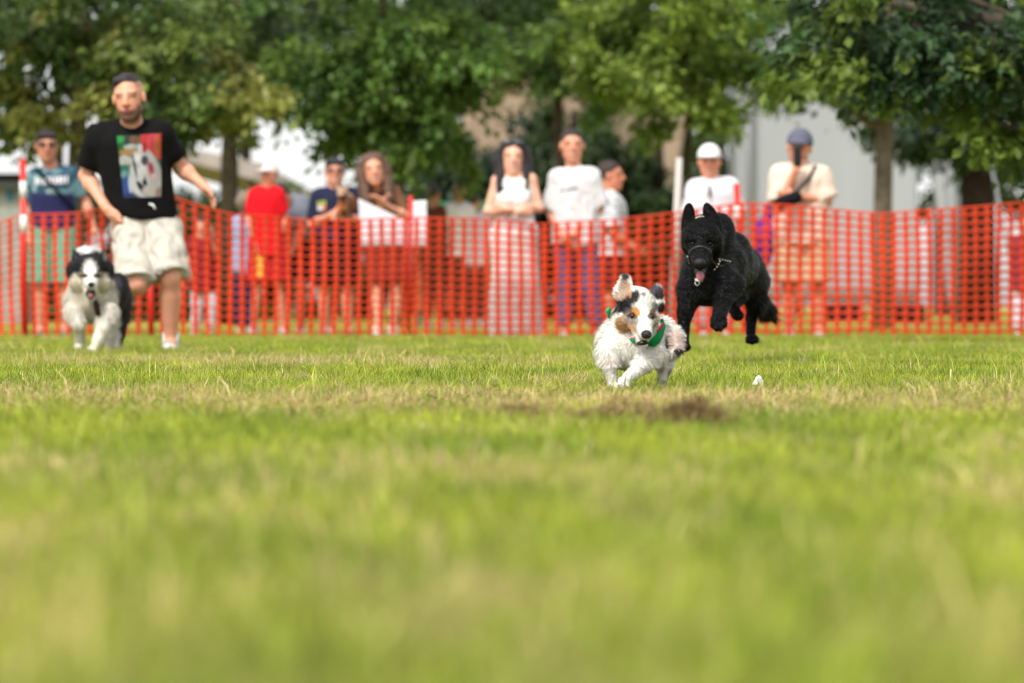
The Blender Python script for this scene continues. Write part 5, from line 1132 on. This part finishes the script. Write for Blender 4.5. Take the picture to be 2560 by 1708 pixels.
def build_fluffy_dog():
    c = Crop(130, 600, 5.227, 445); c.slim = 4; E, C = c.e, c.c
    b = c.p(520, 1489, .3); root = thing('fluffy_dog', 'fluffy black and white dog with open mouth running before the man', 'dog', (b[0], b[1], 0))
    pr = [E((500, 350, .0), (215, 200, 170)), C((505, 470, -.05), 130, (510, 560, -.10), 90, 50), C((510, 560, -.10), 88, (513, 595, -.135), 64, 30), C((505, 640, -.02), 100, (505, 730, -.07), 62, 40), E((505, 765, -.075), (58, 60, 35), k=20),
          E((290, 400, .03), (100, 100, 130)), E((715, 400, .03), (95, 100, 130)), E((345, 550, .02), (115, 110, 120)), E((675, 550, .02), (105, 110, 120)),
          C((320, 240, .03), 55, (292, 150, .03), 18, 30), C((655, 240, .03), 55, (675, 140, .03), 16, 30), E((480, 190, .14), (190, 140, 90), k=60),
          C((500, 500, .12), 260, (500, 780, .14), 320, 90), E((500, 780, .15), (320, 270, 215), k=90), C((540, 720, .3), 310, (790, 740, .8), 250, 90), E((760, 820, .75), (260, 260, 260), k=80), E((850, 640, .5), (150, 300, 200), k=80),
          C((285, 950, .03), 125, (350, 1120, -.02), 84, 50), C((350, 1120, -.01), 84, (368, 1330, .04), 72, 40), E((355, 1400, .04), (70, 80, 52), k=30),
          C((735, 970, .02), 145, (660, 1170, -.06), 92, 50), C((660, 1170, -.05), 94, (570, 1370, -.10), 70, 40), E((525, 1432, -.13), (75, 90, 48), k=30),
          C((850, 1000, .75), 170, (880, 1220, .68), 88, 60), C((880, 1220, .68), 78, (850, 1440, .66), 55, 40), E((845, 1455, .62), (62, 80, 40), k=20), C((680, 1050, .7), 130, (740, 1260, .66), 75, 50), C((740, 1260, .66), 70, (735, 1440, .66), 52, 40), E((735, 1455, .62), (60, 80, 40), k=20)]
    for x, y in ((485, 1448), (525, 1456), (565, 1448)): pr.append(E((x, y, -.165), (24, 36, 24), k=14))
    for ex in (420, 588): pr.append(E((ex, 466, -.085), (36, 36, 18), k=14, sub=True))
    V, Q = sculpt(pr, .0055)
    def paint(p):
        x, y, d = c.inv(p); nz = .14 * noise3(p, 18, 3) + .08 * noise3(p, 50, 4)
        col_ = np.tile(lin('#dcd5c9'), (len(p), 1))
        def put(m, h, a=1.):
            nonlocal col_
            m = (m * a)[:, None]; col_ = col_ * (1 - m) + lin(h) * m
        hd = d < .1
        put(hd * blob(x, y, 330, 560, 130, 120, 0, nz), '#cdc0a8', .6); put(hd * blob(x, y, 690, 560, 120, 120, 0, nz), '#cdc0a8', .6)
        put(hd * sstep(465, 430, y + 90 * nz + 40 * np.abs(x - 500) / 300), '#1b1a20')
        put(hd * blob(x, y, 230, 400, 70, 130, 0, nz), '#1b1a20'); put(hd * blob(x, y, 770, 400, 70, 150, 0, nz), '#1b1a20')
        bl = hd * blob(x, y, 497, 420, 85, 135, 0, nz * .6); put(bl, '#e8e4de'); put(hd * blob(x, y, 507, 545, 115, 85, 0, nz * .5), '#e8e4de')
        put((d > .06) * blob(x, y, 450, 125, 95, 60, 0, nz), '#d8d6d8'); put(hd * blob(x, y, 690, 220, 30, 60, 0, nz), '#8a7f78', .8)
        put(sstep(.16, .24, d) * sstep(860, 920, x + 200 * nz), '#1f1e24'); put(sstep(.22, .4, d) * sstep(1080, 960, y) * sstep(640, 800, x), '#24232a'); put(blob(x, y, 830, 560, 40, 60, 0, nz) * sstep(.04, .1, d), '#5a585e', .8); put(blob(x, y, 760, 620, 50, 40, 0, nz) * sstep(.04, .1, d), '#8a8688', .5)
        put(blob(x, y, 500, 800, 200, 110, 0, nz) * (d > -.02), '#b9a682', .45)
        for ex in (420, 588): put(hd * blob(x, y, ex, 468, 58, 34, 0, 0), '#4a3020', .9)
        return col_
    cc = paint(V); mesh_obj('body', V, Q, M_COAT, root, cc)
    def flow(p):
        f = np.tile([0, .6, -.8], (len(p), 1)); x, y, d = c.inv(p); cen = c.p(510, 560, -.14); o = p - cen; o /= np.linalg.norm(o, axis=1, keepdims=True)
        hh = (sstep(.12, .04, d) * sstep(800, 720, y))[:, None]; return f * (1 - hh) + (o + [0, .4, -.1]) * hh
    def ln(p):
        x, y, d = c.inv(p); l = np.full(len(p), .036); h = (d < .07) * (y < 790); l = np.where(h > 0, .022, l); l = np.where(h * blob(x, y, 505, 560, 140, 200) > .5, .006, l); l = np.where(y > 1060, .010, l); return l
    W, fs, C2, NN = fur_strands(V, Q, cc, 55000, ln, flow, .0016, 9)
    mesh_obj('fur', W, fs, M_FUR, root, C2, normals=NN)
    for ex in (422, 586): ball('eye', c.p(ex, 468, -.090), np.array([.015, .011, .009]), '#140c08', root)
    ball('nose', c.p(513, 585, -.165), np.array([.020, .016, .017]), '#121014', root, matl=M_NOSE)
    ball('mouth', c.p(506, 700, -.105), np.array([.029, .02, .034]), '#251012', root); ball('tongue', c.p(506, 735, -.118), np.array([.02, .016, .016]), '#8a5258', root)
    V, fs = tube([c.p(560, 790, -.03), c.p(585, 860, -.07), c.p(605, 985, -.06)], [.012, .017, .014], 8); mesh_obj('leash_end', V, fs, M_CLOTH, root, np.tile(lin('#33231f'), (len(V), 1)))

def build_held_dog():
    s = 283; p = lambda x, y, dy: P(x, y, s, dy)
    b = p(790, 490, -.3); root = thing('small_dog', 'small tan and rust dog held against the navy polo shirt', 'dog', b)
    pr = [ell(p(797, 470, -.3), [.085, .07, .10], k=.04), ell(p(786, 442, -.33), [.05, .05, .05], k=.03), cone(p(784, 446, -.36), p(780, 452, -.4), .026, .018, .02), ell(p(774, 430, -.32), [.015, .012, .035], rotm(0, 0, -20), .015), ell(p(797, 430, -.32), [.015, .012, .035], rotm(0, 0, 20), .015),
          cone(p(780, 480, -.34), p(775, 500, -.36), .025, .018, .02), cone(p(800, 485, -.34), p(805, 503, -.35), .025, .018, .02)]
    V, Q = sculpt(pr, .009, .003, 20); n = noise3(V, 7, 4); z = V[:, 2] - p(0, 452, 0)[2]
    c = np.where((z > 0)[:, None], lin('#a98a72'), np.where((n > .2)[:, None], lin('#5a3c2a'), lin('#96572f')))
    mesh_obj('body', V, Q, M_COAT, root, c); ball('nose', p(779, 452, -.42), np.array([.01, .008, .008]), '#141012', root)
    for x in (781, 791): ball('eye', p(x, 440, -.375), np.array([.006] * 3), '#0d0908', root, n=8)

build_puppy(); build_black_dog(); build_fluffy_dog(); build_held_dog()

# ------------------------------------------------------------------ small things on the lawn
def build_small():
    # crumpled tissue
    b = P(1738, 905, 770); b[2] = 0; r = np.random.default_rng(4)
    V, Q = sculpt([cone(b + [-.004, 0, .01], b + [.004, 0, .042], .016, .010, .01), cone(b + [-.012, 0, .005], b + [-.006, 0, .03], .012, .007, .006), cone(b + [.014, .004, .005], b + [.016, .004, .034], .006, .005, .004), cone(b + [-.03, .002, .006], b + [-.012, 0, .012], .005, .008, .006)], .0025, .0022, 60)
    tag(mesh_obj('paper_tissue', V, Q, mat('tissue', lin('#f2f0f4'), rough=.9, trans=.25), None), 'crumpled white tissue lying in the grass', 'tissue')
    # clumps of dry cut grass
    for i, (x, y, w, h, n, lab) in enumerate(((1585, 998, .14, .08, 4600, 'dark brown clump of dry cut grass on the worn strip'), (1440, 985, .22, .06, 5000, 'low tan heap of dry clippings next to the brown clump'), (1200, 975, .22, .05, 4000, 'thin scatter of straw clippings on the lawn'))):
        s = (y * D - YH) / CAMH; c = P(x, y, s); c[2] = 0; r = np.random.default_rng(60 + i)
        t = r.normal(0, .42, (n, 2)); rad = np.hypot(*t.T); p = np.stack([c[0] + t[:, 0] * w, c[1] + t[:, 1] * w * 1.5, h * np.exp(-rad ** 2 * 1.6) * r.uniform(.2, 1, n)], 1)
        a = r.uniform(0, 6.28, n); d = np.stack([np.cos(a), np.sin(a), r.normal(0, .35, n)], 1) * r.uniform(.015, .045, n)[:, None]
        sd = np.cross(d, [0, 0, 1.0]) + r.normal(0, .004, (n, 3)); sd /= np.linalg.norm(sd, axis=1, keepdims=True); sd *= .0013
        m = p + d * .5 + r.normal(0, .004, (n, 3)); V = np.stack([p - sd, p + sd, m + sd, m - sd, p + d], 1).reshape(-1, 3); k = np.arange(n) * 5
        base = np.array([lin('#78623f'), lin('#a5895a'), lin('#544330'), lin('#c0a870')])[r.choice(4, n, p=[.4, .32, .16, .12] if i == 0 else [.35, .4, .1, .15])]
        o = mesh_obj('hay_clump', V, [np.stack([k, k + 1, k + 2, k + 3], 1), np.stack([k + 3, k + 2, k + 4], 1)], mat('hay', attr=True, rough=.8, trans=.2), None, np.repeat(base, 5, 0)); o['kind'] = 'stuff'; tag(o, lab, 'cut grass')
    r = np.random.default_rng(77); n = 30000
    p = np.stack([r.uniform(-2.2, 2.4, n), r.normal(11.2, 1.0, n), r.uniform(.004, .026, n)], 1)
    k = noise3(p * [1, .7, 0], .55, 12) + .6 * noise3(p * [1, .6, 0], 1.6, 13) + .5 * np.exp(-((p[:, 0] - .6) / 1.0) ** 2); p = p[k > .15]; n = len(p)
    a = r.uniform(0, 6.28, n); d = np.stack([np.cos(a), np.sin(a), r.normal(0, .3, n)], 1) * r.uniform(.02, .06, n)[:, None]; sd = np.stack([-np.sin(a), np.cos(a), r.normal(0, .6, n)], 1) * .0016
    V = np.stack([p - sd, p + sd, p + d + sd * .4, p + d - sd * .4], 1).reshape(-1, 3); q = np.arange(n) * 4
    cl = np.array([lin('#b89a62'), lin('#9a7848'), lin('#7c5a36'), lin('#cdb684')])[r.choice(4, n)]
    o = mesh_obj('grass_clippings', V, np.stack([q, q + 1, q + 2, q + 3], 1), mat('hay'), None, np.repeat(cl, 4, 0)); o['kind'] = 'stuff'; tag(o, 'dry straw coloured clippings strewn over the worn strip of lawn', 'cut grass')
    # lone straw stalk
    a, b = P(2176, 905, 745), P(2182, 848, 745); a[2] = -.005
    tag(mesh_obj('straw_stalk', *tube([a, lerp(a, b, .6) + [.003, 0, 0], b], [.0022, .0016, .0028], 6), mat('straw', lin('#d8c08a'), rough=.7)), 'single pale straw stalk standing up from the lawn', 'stalk')
build_small()
